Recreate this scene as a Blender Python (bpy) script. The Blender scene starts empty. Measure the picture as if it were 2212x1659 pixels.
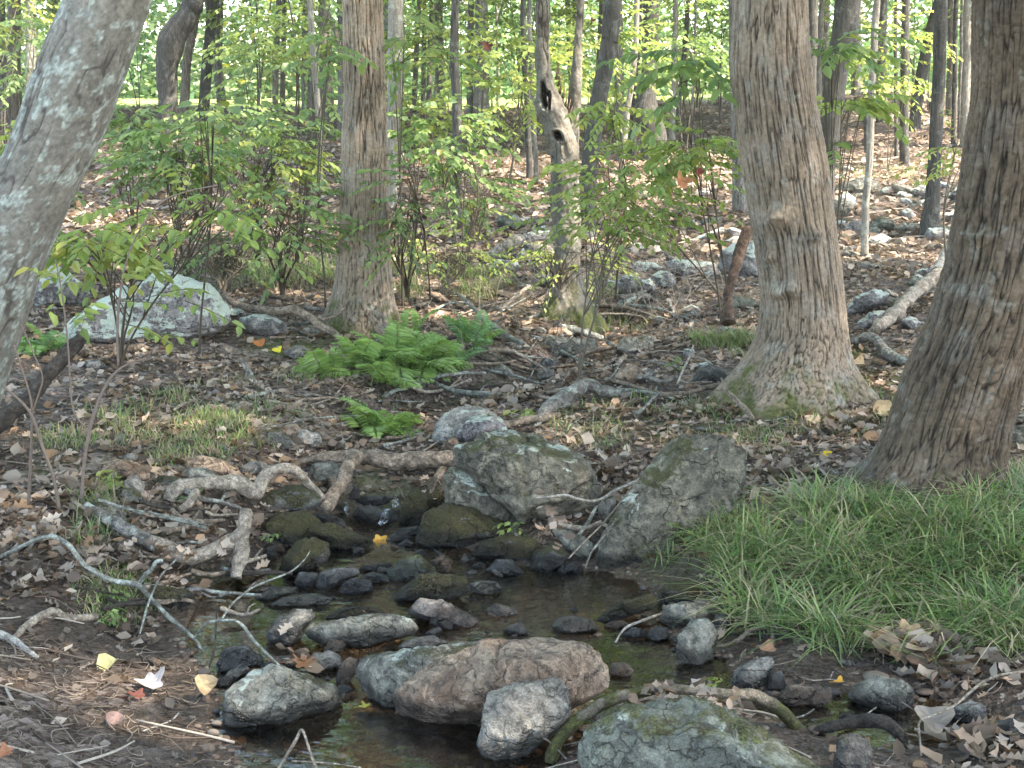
import bpy, bmesh, math, random
import numpy as np
from mathutils import Vector
rng = np.random.default_rng(7)
random.seed(7)
PI = math.pi
S = bpy.context.scene
COL = S.collection
# ---------------------------------------------------------------- camera, sky, sun, exposure
CAMZ = 1.75; PITCH = math.radians(10.8); FPX = 3038.0          # FPX: focal length in units of a 2212 px wide frame
cd = bpy.data.cameras.new('camera'); cam = bpy.data.objects.new('camera', cd); COL.objects.link(cam)
cam.location = (0, 0, CAMZ); cam.rotation_euler = (PI/2 - PITCH, 0, 0)
cd.sensor_width = 36; cd.lens = 36*FPX/2212; cd.clip_end = 500; cd.clip_start = 0.05
S.camera = cam
SUN_EL = math.radians(54); SUN_AZ = math.radians(112)             # azimuth: from +Y towards +X
w = bpy.data.worlds.new('World'); S.world = w; w.use_nodes = True
nt = w.node_tree; bg = nt.nodes['Background']
sky = nt.nodes.new('ShaderNodeTexSky'); sky.sky_type = 'NISHITA'; sky.sun_disc = False
sky.sun_elevation = SUN_EL; sky.sun_rotation = SUN_AZ
nt.links.new(sky.outputs[0], bg.inputs[0]); bg.inputs[1].default_value = 0.15
sd_ = bpy.data.lights.new('sun', 'SUN'); sun = bpy.data.objects.new('sun', sd_); COL.objects.link(sun)
sd_.energy = 3.1; sd_.angle = math.radians(0.8); sd_.color = (1.0, 0.95, 0.87)
sdir = Vector((math.sin(SUN_AZ)*math.cos(SUN_EL), math.cos(SUN_AZ)*math.cos(SUN_EL), math.sin(SUN_EL)))
sun.rotation_euler = sdir.to_track_quat('Z', 'Y').to_euler(); sun.location = (0, 0, 30)
S.view_settings.view_transform = 'Standard'; S.view_settings.look = 'None'
S.view_settings.exposure = 2.95; S.view_settings.gamma = 1
S.view_settings.use_white_balance = True; S.view_settings.white_balance_temperature = 7500; S.view_settings.white_balance_tint = 12
S.cycles.max_bounces = 8; S.cycles.transparent_max_bounces = 8; S.cycles.diffuse_bounces = 4
S.cycles.caustics_reflective = False; S.cycles.caustics_refractive = False
S.cycles.sample_clamp_indirect = 6

# ---------------------------------------------------------------- noise
def _h(i, j, k, s):
    n = (i*374761393 + j*668265263 + k*2147483647 + s*1274126177) & 0xffffffff
    n = ((n ^ (n >> 13)) * 1274126177) & 0xffffffff
    n = ((n ^ (n >> 16)) * 2246822519) & 0xffffffff
    return ((n ^ (n >> 15)) & 0xffff) / 65535.0*2 - 1
def noise(p, s=0):
    p = np.asarray(p, float); i = np.floor(p).astype(np.int64); f = p - i; u = f*f*f*(f*(f*6-15)+10)
    x, y, z = i[..., 0], i[..., 1], i[..., 2]; a, b, c = u[..., 0], u[..., 1], u[..., 2]
    def L(q, r, t): return q + (r-q)*t
    return L(L(L(_h(x, y, z, s), _h(x+1, y, z, s), a), L(_h(x, y+1, z, s), _h(x+1, y+1, z, s), a), b),
             L(L(_h(x, y, z+1, s), _h(x+1, y, z+1, s), a), L(_h(x, y+1, z+1, s), _h(x+1, y+1, z+1, s), a), b), c)
def fbm(p, o=4, s=0):
    p = np.asarray(p, float); r = 0; a = 1; t = 0
    for k in range(o):
        r = r + a*noise(p*(2.03**k) + k*17.3, s+k); t += a; a *= .5
    return r/t
def p3(x, y, z=0.0): return np.stack(np.broadcast_arrays(x, y, z), -1)
def unit(v): return v/(np.linalg.norm(v, axis=-1, keepdims=True)+1e-9)
def sm(t): t = np.clip(t, 0, 1); return t*t*(3-2*t)

# ---------------------------------------------------------------- pixel rays -> world points
C0 = np.array([0, 0, CAMZ]); FW = np.array([0, math.cos(PITCH), -math.sin(PITCH)]); UP = np.array([0, math.sin(PITCH), math.cos(PITCH)])
def ray(px, py): return FW + (px-1106)/FPX*np.array([1., 0, 0]) + (829.5-py)/FPX*UP
def atY(px, py, Y): d = ray(px, py); return C0 + d*(Y/d[1])
def atZ(px, py, z): d = ray(px, py); return C0 + d*((z-CAMZ)/d[2])
CR = {'f': (0, 0, 1), 'c1': (0, 0, .3472), 'c2': (713.2, 0, .3472), 'c3': (1443.9, 0, .3472), 'c4': (0, 548.6, .3472), 'c5': (713.2, 548.6, .3472),
      'c6': (1443.9, 548.6, .3472), 'b1': (0, 1083, .3472), 'b2': (713.2, 1083, .3472), 'b3': (1443.9, 1083, .3472), 'm1': (493.7, 932.6, .3472),
      'm2': (932.6, 822.9, .3472), 'z1': (0, 932.6, .248), 'z2': (1097.2, 329.2, .248), 'z3': (603.5, 877.8, .1984)}
def pix(crop, pts):
    ox, oy, s = CR[crop]; return np.array([(ox+p[0]*s, oy+p[1]*s) for p in pts], float)

# ---------------------------------------------------------------- terrain height
WP = np.array([atZ(x, y, 0)[:2] for x, y in [(752, 1132), (890, 1122), (905, 1165), (1010, 1185), (1130, 1225), (1290, 1232), (1390, 1262), (1425, 1300),
     (1440, 1385), (1500, 1412), (1560, 1425), (1600, 1470), (1660, 1515), (1800, 1503), (1900, 1488), (1990, 1500), (2080, 1530), (2160, 1560), (2120, 1610),
     (1990, 1620), (1850, 1600), (1740, 1575), (1600, 1530), (1480, 1510), (1340, 1520), (1240, 1600), (1170, 1690), (1000, 1760), (700, 1760), (560, 1700),
     (470, 1590), (470, 1510), (450, 1440), (400, 1405), (385, 1380), (415, 1310), (455, 1262), (560, 1235), (590, 1190), (680, 1170), (735, 1160)]])
def sdist(x, y):
    x = np.asarray(x, float); y = np.asarray(y, float); d = np.full(x.shape, 1e9); ins = np.zeros(x.shape, bool)
    n = len(WP)
    for i in range(n):
        a = WP[i]; b = WP[(i+1) % n]; e = b-a; t = np.clip(((x-a[0])*e[0]+(y-a[1])*e[1])/(e@e), 0, 1)
        d = np.minimum(d, np.hypot(x-a[0]-t*e[0], y-a[1]-t*e[1]))
        c = ((a[1] > y) != (b[1] > y)) & (x < (b[0]-a[0])*(y-a[1])/(b[1]-a[1]+1e-12)+a[0]); ins ^= c
    return np.where(ins, -d, d)
def pdist(x, y, P):
    d = np.full(np.shape(x), 1e9)
    for a, b in zip(P[:-1], P[1:]):
        e = b-a; t = np.clip(((x-a[0])*e[0]+(y-a[1])*e[1])/(e@e), 0, 1); d = np.minimum(d, np.hypot(x-a[0]-t*e[0], y-a[1]-t*e[1]))
    return d
ctl = [atY(*c) for c in [(0, 1659, 3.4), (300, 1659, 3.55), (2212, 1659, 3.4), (1900, 1659, 3.55), (0, 1300, 4.4), (300, 1320, 4.7), (0, 1050, 5.4), (300, 1060, 5.5), (450, 1100, 5.6),
    (0, 850, 6.9), (400, 850, 7.1), (600, 900, 6.7), (700, 985, 6.35), (850, 930, 6.8), (400, 700, 9), (0, 650, 9.5), (700, 720, 9.5), (850, 700, 9.8), (1240, 690, 10.5), (1000, 850, 7.6),
    (1250, 850, 7.6), (1300, 950, 6.7), (1450, 900, 7.0), (1720, 850, 7.2), (2000, 1060, 5.6), (1640, 1090, 5.5), (1590, 1080, 5.4), (1535, 1150, 5.16), (1700, 1160, 5.1), (1450, 1190, 5.2), (1600, 1400, 4.5), (2000, 1350, 4.5),
    (2212, 1400, 4.3), (2212, 1150, 5.0), (2212, 1050, 5.5), (2212, 800, 7.5), (1850, 700, 9.2), (2100, 600, 11), (1866, 552, 13), (2010, 512, 15), (1790, 430, 19), (1953, 356, 25),
    (1600, 460, 17), (1425, 345, 25), (1266, 490, 16), (983, 500, 15.5), (1150, 390, 21), (855, 440, 18), (300, 740, 8.6), (200, 560, 12), (0, 450, 16), (300, 400, 19), (600, 400, 19),
    (1500, 228, 36), (1900, 205, 36), (2150, 235, 34), (1100, 240, 36), (700, 248, 36), (450, 236, 36), (100, 240, 36), (1500, 214, 44), (1900, 195, 44), (900, 226, 44), (300, 222, 44),
    (1500, 207, 60), (500, 215, 60), (2100, 200, 60), (1100, 214, 60)]]
ctl += [np.array(c, float) for c in [(-3, 0, .3), (3, 0, .3), (0, -3, .35), (-8, -2, .6), (8, -2, .6), (-8, 5, .6), (8, 5, .6), (-12, 12, .8), (12, 12, .9), (-30, 36, 2), (30, 36, 2.5), (-60, 60, 2.6), (60, 60, 3), (0, 120, 4), (-90, 120, 4), (90, 120, 4.5)]]
ctl = np.array(ctl); XY = ctl[:, :2]*1.0
def _phi(a, b): return np.sqrt(((a[:, None]-b[None])**2).sum(-1)+.04)
A_ = _phi(XY, XY); n_ = len(XY); Mx = np.zeros((n_+3, n_+3)); Mx[:n_, :n_] = A_ - np.eye(n_)*.08; Mx[:n_, n_] = 1; Mx[:n_, n_+1:] = XY; Mx[n_:, :n_] = Mx[:n_, n_:].T
WT = np.linalg.solve(Mx, np.concatenate([ctl[:, 2], np.zeros(3)]))
GUL = np.array([atY(815, 1060, 6.12)[:2], atY(835, 950, 6.9)[:2], atY(900, 880, 7.6)[:2], atY(1080, 850, 8.2)[:2], atY(1250, 760, 9.2)[:2], atY(1330, 715, 10.0)[:2], atY(1330, 690, 11)[:2]])
def H(x, y, nz=True):
    x = np.asarray(x, float); y = np.asarray(y, float); sh = x.shape; q = np.stack([x.ravel(), y.ravel()], 1)
    b = np.empty(len(q))
    for k in range(0, len(q), 20000):
        qq = q[k:k+20000]; b[k:k+20000] = _phi(qq, XY)@WT[:n_] + WT[n_] + qq@WT[n_+1:]
    b = b.reshape(sh); near = y < 14
    if nz: b = b + .035*fbm(p3(x*1.3, y*1.3), 4, 3)*sm((y+8)/10)*(1+y/14) + .012*noise(p3(x*7, y*7), 9)
    b = np.maximum(b, .05+.02*noise(p3(x*4, y*4), 5)); out = b
    s = sdist(x, y); t = sm(s/.30)
    z = np.where(s < 0, -.012-.10*sm(-s/.30)+.012*noise(p3(x*12, y*12), 11), b*t + .008*(1-t))
    z = np.where(near, z, out)
    g = pdist(x, y, GUL); z = z - np.where(near & (s > 0), .24*np.exp(-(g/.26)**2), 0)
    z = np.where(near & (g < .5), np.maximum(z, .13*sm((y-6.02)/.22)-.14*(1-sm((y-6.02)/.1))), z)
    return np.maximum(z, -.16)
_Ys = 2.2*np.exp(np.linspace(0, math.log(75/2.2), 1100))
def hit(px, py):
    d = ray(px, py); t = _Ys/d[1]; P = C0 + d[None]*t[:, None]; g = P[:, 2]-np.maximum(H(P[:, 0], P[:, 1]), 0)
    k = np.where(g < 0)[0]
    if not len(k): return C0 + d*(60/d[1])
    k = k[0]; a = g[k-1]/(g[k-1]-g[k]) if k else 0
    Y = _Ys[k-1]+(_Ys[k]-_Ys[k-1])*a if k else _Ys[0]
    p = C0+d*(Y/d[1]); return p

# ---------------------------------------------------------------- mesh helpers
class MB:
    def __init__(s): s.V = []; s.F = {3: [], 4: []}; s.C = []; s.n = 0
    def add(s, V, F, col=None):
        V = np.asarray(V, float).reshape(-1, 3)
        for f in (F if isinstance(F, (list, tuple)) else [F]):
            f = np.asarray(f, np.int64); s.F[f.shape[1]].append(f+s.n)
        c = np.ones((len(V), 3)) if col is None else np.broadcast_to(np.asarray(col, float), (len(V), 3))
        s.V.append(V); s.C.append(c); s.n += len(V)
    def mesh(s, name, smooth=True, org=None):
        V = np.concatenate(s.V); Cc = np.concatenate(s.C)
        if org is not None: V = V - np.asarray(org)
        m = bpy.data.meshes.new(name); m.vertices.add(len(V)); m.vertices.foreach_set('co', V.astype(np.float32).ravel())
        t = np.concatenate(s.F[3]) if s.F[3] else np.zeros((0, 3), np.int64); q = np.concatenate(s.F[4]) if s.F[4] else np.zeros((0, 4), np.int64)
        li = np.concatenate([t.ravel(), q.ravel()]); m.loops.add(len(li)); m.loops.foreach_set('vertex_index', li.astype(np.int32))
        st = np.concatenate([np.arange(len(t))*3, len(t)*3+np.arange(len(q))*4]); m.polygons.add(len(st)); m.polygons.foreach_set('loop_start', st.astype(np.int32))
        m.polygons.foreach_set('use_smooth', np.full(len(st), bool(smooth)))
        a = m.color_attributes.new('Col', 'FLOAT_COLOR', 'POINT'); a.data.foreach_set('color', np.concatenate([Cc, np.ones((len(Cc), 1))], 1).astype(np.float32).ravel())
        m.update(calc_edges=True); return m
def tag(o, label=None, cat=None, group=None, kind=None):
    if label: o['label'] = label
    if cat: o['category'] = cat
    if group: o['group'] = group
    if kind: o['kind'] = kind
    return o
def link(name, me, mat=None, parent=None, loc=None):
    o = bpy.data.objects.new(name, me); COL.objects.link(o)
    if mat is not None and not me.materials: me.materials.append(mat)
    if parent is not None: o.parent = parent
    if loc is not None: o.location = loc
    return o
def empty(name, loc, label=None, cat=None, group=None):
    o = bpy.data.objects.new(name, None); COL.objects.link(o); o.location = [float(v) for v in loc]; o.empty_display_size = .1
    return tag(o, label, cat, group)
def part(name, mb, mat, root, smooth=True):           # vertices given in world space, root unrotated
    L = np.array(root.location); return link(name, mb.mesh(name, smooth, L), mat, root)
def solo(name, mb, mat, org, label=None, cat=None, group=None, kind=None, smooth=True):
    o = link(name, mb.mesh(name, smooth, org), mat, None, [float(v) for v in org]); return tag(o, label, cat, group, kind)
def frames(P):
    T = np.gradient(P, axis=0); T /= np.linalg.norm(T, axis=1)[:, None]+1e-12
    N = np.zeros_like(T); a = np.array([0, 1., 0]) if abs(T[0][1]) < .8 else np.array([1., 0, 0]); n = a-T[0]*(a@T[0])
    for i in range(len(T)):
        n = n-T[i]*(n@T[i]); n = n/(np.linalg.norm(n)+1e-12); N[i] = n
    return T, N, np.cross(T, N)
def resample(P, n):
    P = np.asarray(P, float)
    if len(P) > 2:                                    # Catmull-Rom
        Q = np.vstack([2*P[0]-P[1], P, 2*P[-1]-P[-2]]); out = []; m = max(3, int(math.ceil(n/(len(P)-1))))
        for i in range(len(P)-1):
            t = np.linspace(0, 1, m, endpoint=False)[:, None]; a, b, c, d = Q[i:i+4]
            out.append(.5*((2*b)+(-a+c)*t+(2*a-5*b+4*c-d)*t*t+(-a+3*b-3*c+d)*t**3))
        return np.vstack(out+[P[-1:]])
    t = np.linspace(0, 1, n)[:, None]; return P[0]*(1-t)+P[1]*t
def tube(mb, P, R, sides=8, rough=0, seed=0, col=None, cap=True, fr=9):
    P = np.asarray(P, float); R = np.broadcast_to(np.asarray(R, float), (len(P),)); T, N, B = frames(P)
    th = np.linspace(0, 2*PI, sides, endpoint=False); dirs = N[:, None]*np.cos(th)[None, :, None]+B[:, None]*np.sin(th)[None, :, None]
    V = P[:, None]+dirs*R[:, None, None]
    if rough: V = V+dirs*(rough*R[:, None]*fbm(V*fr+seed*3.1, 3, seed))[..., None]
    n = len(P); i = np.arange(n-1)[:, None]; j = np.arange(sides)[None]; jn = (j+1) % sides
    F = np.stack([i*sides+j, i*sides+jn, (i+1)*sides+jn, (i+1)*sides+j], -1).reshape(-1, 4)
    V = V.reshape(-1, 3); Fs = [F]
    if cap:
        V = np.vstack([V, P[0], P[-1]]); c0 = n*sides; j = np.arange(sides)
        Fs.append(np.concatenate([np.stack([np.full(sides, c0), (j+1) % sides, j], 1), np.stack([np.full(sides, c0+1), (n-1)*sides+j, (n-1)*sides+(j+1) % sides], 1)]))
    mb.add(V, Fs, col if col is None or np.ndim(col) == 1 else col)

# ---------------------------------------------------------------- materials
def newmat(name):
    m = bpy.data.materials.new(name); m.use_nodes = True; t = m.node_tree; b = t.nodes['Principled BSDF']; return m, t, b
def N_(t, k, **kw):
    n = t.nodes.new(k)
    for a, v in kw.items():
        if a.startswith('i_'): n.inputs[a[2:].replace('_', ' ')].default_value = v
        else: setattr(n, a, v)
    return n
def noi(t, vec, scale, detail=5, rough=.6, dist=0):
    n = N_(t, 'ShaderNodeTexNoise'); n.inputs['Scale'].default_value = scale; n.inputs['Detail'].default_value = detail; n.inputs['Roughness'].default_value = rough; n.inputs['Distortion'].default_value = dist
    if vec is not None: t.links.new(vec, n.inputs['Vector'])
    return n.outputs['Fac']
def ramp(t, fac, stops):
    n = N_(t, 'ShaderNodeValToRGB'); e = n.color_ramp.elements
    while len(e) < len(stops): e.new(.5)
    for k, (p, c) in enumerate(stops): e[k].position = p; e[k].color = (c, c, c, 1) if np.isscalar(c) else (*c, 1)
    t.links.new(fac, n.inputs[0]); return n.outputs[0]
def mix(t, fac, a, b, mode='MIX'):
    n = N_(t, 'ShaderNodeMix', data_type='RGBA', blend_type=mode)
    for k, v in ((0, fac), (6, a), (7, b)):
        if hasattr(v, 'links') or hasattr(v, 'is_linked'): t.links.new(v, n.inputs[k])
        else: n.inputs[k].default_value = v if k == 0 else ((v, v, v, 1) if np.isscalar(v) else (*v, 1))
    return n.outputs[2]
def math_(t, op, a, b=0.0, clamp=False):
    n = N_(t, 'ShaderNodeMath', operation=op, use_clamp=clamp)
    for k, v in ((0, a), (1, b)):
        if hasattr(v, 'is_linked'): t.links.new(v, n.inputs[k])
        else: n.inputs[k].default_value = v
    return n.outputs[0]
def bump(t, b, h, strength=.5, dist=.02):
    n = N_(t, 'ShaderNodeBump'); n.inputs['Strength'].default_value = strength; n.inputs['Distance'].default_value = dist
    t.links.new(h, n.inputs['Height']); t.links.new(n.outputs[0], b.inputs['Normal'])
def objvec(t):
    tc = N_(t, 'ShaderNodeTexCoord'); oi = N_(t, 'ShaderNodeObjectInfo'); v = N_(t, 'ShaderNodeVectorMath', operation='MULTIPLY_ADD')
    cmb = N_(t, 'ShaderNodeCombineXYZ')
    for k in range(3): t.links.new(oi.outputs['Random'], cmb.inputs[k])
    t.links.new(cmb.outputs[0], v.inputs[0]); v.inputs[1].default_value = (37, 53, 71); t.links.new(tc.outputs['Object'], v.inputs[2]); return v.outputs[0]
def rockmat(name, c1, c2, c3, moss=0., lich=0., mossc=(.045, .046, .013), lichc=(.47, .51, .44), wet=True, band=0.):
    m, t, b = newmat(name); v = objvec(t); geo = N_(t, 'ShaderNodeNewGeometry'); sp = N_(t, 'ShaderNodeSeparateXYZ'); t.links.new(geo.outputs['Position'], sp.inputs[0])
    sn = N_(t, 'ShaderNodeSeparateXYZ'); t.links.new(geo.outputs['Normal'], sn.inputs[0])
    n1 = noi(t, v, 5, 6, .62, .4); n2 = noi(t, v, 38, 6, .7); n3 = noi(t, v, 170, 3, .6)
    c = mix(t, ramp(t, n1, [(.40, 0), (.58, 1)]), c1, c2); c = mix(t, ramp(t, n2, [(.46, 0), (.62, .85)]), c, c3); c = mix(t, ramp(t, noi(t, v, 15, 6, .7, .5), [(.5, 0), (.62, .7)]), c, tuple(min(1, x*1.7) for x in c2))
    c = mix(t, ramp(t, n3, [(.38, .62), (.62, 1.25)]), 0, c) if False else mix(t, .5, c, ramp(t, n3, [(.3, .45), (.5, .92), (.68, 1.5)]), 'MULTIPLY')
    if band:
        mp = N_(t, 'ShaderNodeMapping'); mp.inputs['Scale'].default_value = (1.5, 2, 16); mp.inputs['Rotation'].default_value = (.2, .25, 0); t.links.new(v, mp.inputs[0])
        c = mix(t, band, c, ramp(t, noi(t, mp.outputs[0], 3, 5, .6), [(.35, .5), (.6, 1.35)]), 'MULTIPLY')
    rough = .78; ck = N_(t, 'ShaderNodeTexVoronoi', feature='DISTANCE_TO_EDGE'); ck.inputs['Scale'].default_value = 4.2; cw = N_(t, 'ShaderNodeVectorMath', operation='MULTIPLY_ADD'); cn = N_(t, 'ShaderNodeTexNoise'); cn.inputs['Scale'].default_value = 5; cn.inputs['Detail'].default_value = 5; t.links.new(v, cn.inputs['Vector']); t.links.new(cn.outputs['Color'], cw.inputs[0]); cw.inputs[1].default_value = (.5, .5, .5); t.links.new(v, cw.inputs[2]); t.links.new(cw.outputs[0], ck.inputs['Vector'])
    crk = ramp(t, ck.outputs['Distance'], [(.0, .25), (.022, 1)]); c = mix(t, .32, c, crk, 'MULTIPLY')
    if lich:
        ln = noi(t, v, 6.5, 7, .68, .3); up = math_(t, 'MULTIPLY', math_(t, 'ADD', sn.outputs[2], .25), .22)
        f = ramp(t, math_(t, 'ADD', ln, up), [(.90-lich*.33, 0), (.925-lich*.33, 1)])
        f = math_(t, 'MULTIPLY', f, ramp(t, n3, [(.3, .45), (.5, 1)]))
        lc = mix(t, n2, tuple(x*.72 for x in lichc), tuple(min(1, x*1.25) for x in lichc)); c = mix(t, f, c, lc)
    if moss:
        mn = noi(t, v, 7, 6, .7); up = math_(t, 'MULTIPLY', sn.outputs[2], .30)
        f = ramp(t, math_(t, 'ADD', mn, up), [(.86-moss*.42, 0), (.97-moss*.42, .95)])
        mc = mix(t, ramp(t, n3, [(.35, 0), (.65, 1)]), tuple(x*.3 for x in mossc), tuple(x*1.9 for x in mossc)); mc = mix(t, ramp(t, n2, [(.42, 0), (.58, .7)]), mc, (.055, .040, .019)); c = mix(t, f, c, mc)
    if wet:
        wz = math_(t, 'ADD', sp.outputs[2], math_(t, 'MULTIPLY', math_(t, 'SUBTRACT', n1, .5), .09))
        wf = ramp(t, math_(t, 'MULTIPLY', wz, 5), [(.22, 1), (.38, 0)])
        c = mix(t, wf, c, mix(t, 1, c, .30, 'MULTIPLY')); rr = mix(t, wf, rough, .28); t.links.new(rr, b.inputs['Roughness'])
    else: b.inputs['Roughness'].default_value = rough
    t.links.new(c, b.inputs['Base Color']); b.inputs['Specular IOR Level'].default_value = .4
    hh = math_(t, 'ADD', math_(t, 'ADD', math_(t, 'MULTIPLY', n2, .8), math_(t, 'MULTIPLY', n3, .35)), math_(t, 'MULTIPLY', noi(t, v, 13, 4, .6), 1.2)); hh = math_(t, 'ADD', hh, crk); bump(t, b, hh, .9, .03); return m
RM = {
 'lean': rockmat('rock_lean', (.105, .098, .075), (.20, .18, .135), (.045, .042, .033), .42, .46, (.062, .066, .018)),
 'grey': rockmat('rock_grey', (.135, .13, .115), (.26, .24, .205), (.06, .058, .052), .22, .12),
 'pale': rockmat('rock_pale', (.27, .25, .22), (.38, .36, .32), (.12, .115, .10), .1, .3),
 'tan': rockmat('rock_tan', (.20, .125, .082), (.33, .245, .175), (.075, .055, .042), .0, .0, band=.5),
 'blue': rockmat('rock_blue', (.105, .108, .108), (.18, .178, .17), (.05, .05, .05), .0, .0),
 'dark': rockmat('rock_dark', (.055, .052, .05), (.10, .095, .085), (.03, .03, .03), .15, .0),
 'slab': rockmat('rock_slab', (.13, .128, .105), (.27, .255, .205), (.055, .053, .045), .18, .18, band=.35),
 'green': rockmat('rock_green', (.13, .14, .12), (.19, .20, .16), (.08, .08, .07), .42, .2, (.09, .095, .028)),
 'moss': rockmat('rock_moss', (.08, .075, .06), (.13, .12, .10), (.05, .045, .04), 1.0, .0, (.052, .046, .012)),
 'halfmoss': rockmat('rock_halfmoss', (.11, .11, .10), (.17, .165, .145), (.06, .06, .055), .68, .25),
 'lichen': rockmat('rock_lichen', (.17, .165, .16), (.27, .25, .24), (.06, .06, .065), .12, .72, lichc=(.48, .54, .47), wet=False),
 'boulder': rockmat('rock_boulder', (.19, .175, .17), (.29, .27, .26), (.045, .045, .05), .0, .88, lichc=(.50, .57, .49), wet=False),
 'gravelly': rockmat('rock_gravelly', (.17, .14, .12), (.27, .23, .20), (.10, .08, .07), .0, .0),
}
def vcol(name, rough=.8, var=.35, sc=60, bs=.4, bd=.01, spec=.3, fine=220):
    m, t, b = newmat(name); a = N_(t, 'ShaderNodeAttribute', attribute_name='Col'); v = objvec(t); n1 = noi(t, v, sc, 5, .65); n2 = noi(t, v, fine, 3, .6)
    c = mix(t, 1, a.outputs['Color'], ramp(t, n1, [(.3, 1-var), (.7, 1+var)]), 'MULTIPLY'); t.links.new(c, b.inputs['Base Color'])
    b.inputs['Roughness'].default_value = rough; b.inputs['Specular IOR Level'].default_value = spec
    bump(t, b, math_(t, 'ADD', n1, math_(t, 'MULTIPLY', n2, .4)), bs, bd); return m
M_BARK = vcol('bark', .88, .3, 45, .5, .012)
M_WOOD = vcol('dead_wood', .85, .45, 60, .8, .012)
def _cracks(m):
    t = m.node_tree; b = t.nodes['Principled BSDF']; v = objvec(t); vo = N_(t, 'ShaderNodeTexVoronoi', feature='DISTANCE_TO_EDGE'); vo.inputs['Scale'].default_value = 75; va = N_(t, 'ShaderNodeVectorMath', operation='MULTIPLY_ADD'); nz = N_(t, 'ShaderNodeTexNoise'); nz.inputs['Scale'].default_value = 22; t.links.new(v, nz.inputs['Vector']); t.links.new(nz.outputs['Color'], va.inputs[0]); va.inputs[1].default_value = (.07, .07, .07); t.links.new(v, va.inputs[2]); t.links.new(va.outputs[0], vo.inputs['Vector'])
    old = b.inputs['Base Color'].links[0].from_socket; c = mix(t, .5, old, ramp(t, vo.outputs['Distance'], [(.0, .25), (.25, 1.1)]), 'MULTIPLY'); t.links.new(c, b.inputs['Base Color'])
_cracks(M_WOOD)
M_TWIG = vcol('twig_bark', .8, .2, 90, .2, .003)
def leafmat(name, tr=.45, rough=.5, spec=.4):
    m, t, b = newmat(name); a = N_(t, 'ShaderNodeAttribute', attribute_name='Col'); t.links.new(a.outputs['Color'], b.inputs['Base Color'])
    b.inputs['Roughness'].default_value = rough; b.inputs['Specular IOR Level'].default_value = spec
    if tr:
        tl = N_(t, 'ShaderNodeBsdfTranslucent'); c2 = mix(t, 1, a.outputs['Color'], (1.15, 1.25, .95), 'MULTIPLY'); t.links.new(c2, tl.inputs[0])
        ms = N_(t, 'ShaderNodeMixShader'); ms.inputs[0].default_value = tr; t.links.new(b.outputs[0], ms.inputs[1]); t.links.new(tl.outputs[0], ms.inputs[2])
        t.links.new(ms.outputs[0], t.nodes['Material Output'].inputs[0])
    return m
M_LEAF = leafmat('green_leaf', .45, .42, .5)
M_DEAD = leafmat('dead_leaf', .12, .7, .25)
M_GRASS = leafmat('grass_blade', .3, .45, .4)
def simple_bark(name, c1, c2, c3, lich=0.):
    m, t, b = newmat(name); v = objvec(t); mp = N_(t, 'ShaderNodeMapping'); mp.inputs['Scale'].default_value = (1, 1, .13); t.links.new(v, mp.inputs[0])
    n1 = noi(t, mp.outputs[0], 42, 5, .7, .6); n2 = noi(t, v, 3.5, 4, .6); n3 = noi(t, v, 60, 3, .6)
    c = mix(t, ramp(t, n1, [(.38, 0), (.6, 1)]), c1, c2); c = mix(t, ramp(t, n2, [(.5, 0), (.66, .6)]), c, c3)
    if lich: c = mix(t, ramp(t, noi(t, v, 9, 6, .7), [(.56, 0), (.6, lich)]), c, (.42, .46, .40))
    c = mix(t, .6, c, ramp(t, n3, [(.3, .6), (.7, 1.4)]), 'MULTIPLY')
    t.links.new(c, b.inputs['Base Color']); b.inputs['Roughness'].default_value = .9; bump(t, b, n1, .9, .03); return m
BK = {'grey': simple_bark('bark_grey', (.06, .055, .05), (.20, .185, .165), (.14, .14, .12), .4),
      'dark': simple_bark('bark_dark', (.022, .021, .02), (.085, .08, .07), (.06, .058, .05), .15),
      'pale': simple_bark('bark_pale', (.14, .13, .11), (.30, .275, .24), (.22, .21, .18), .5),
      'brown': simple_bark('bark_brown', (.06, .05, .042), (.20, .165, .135), (.12, .105, .09), .2)}

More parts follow.
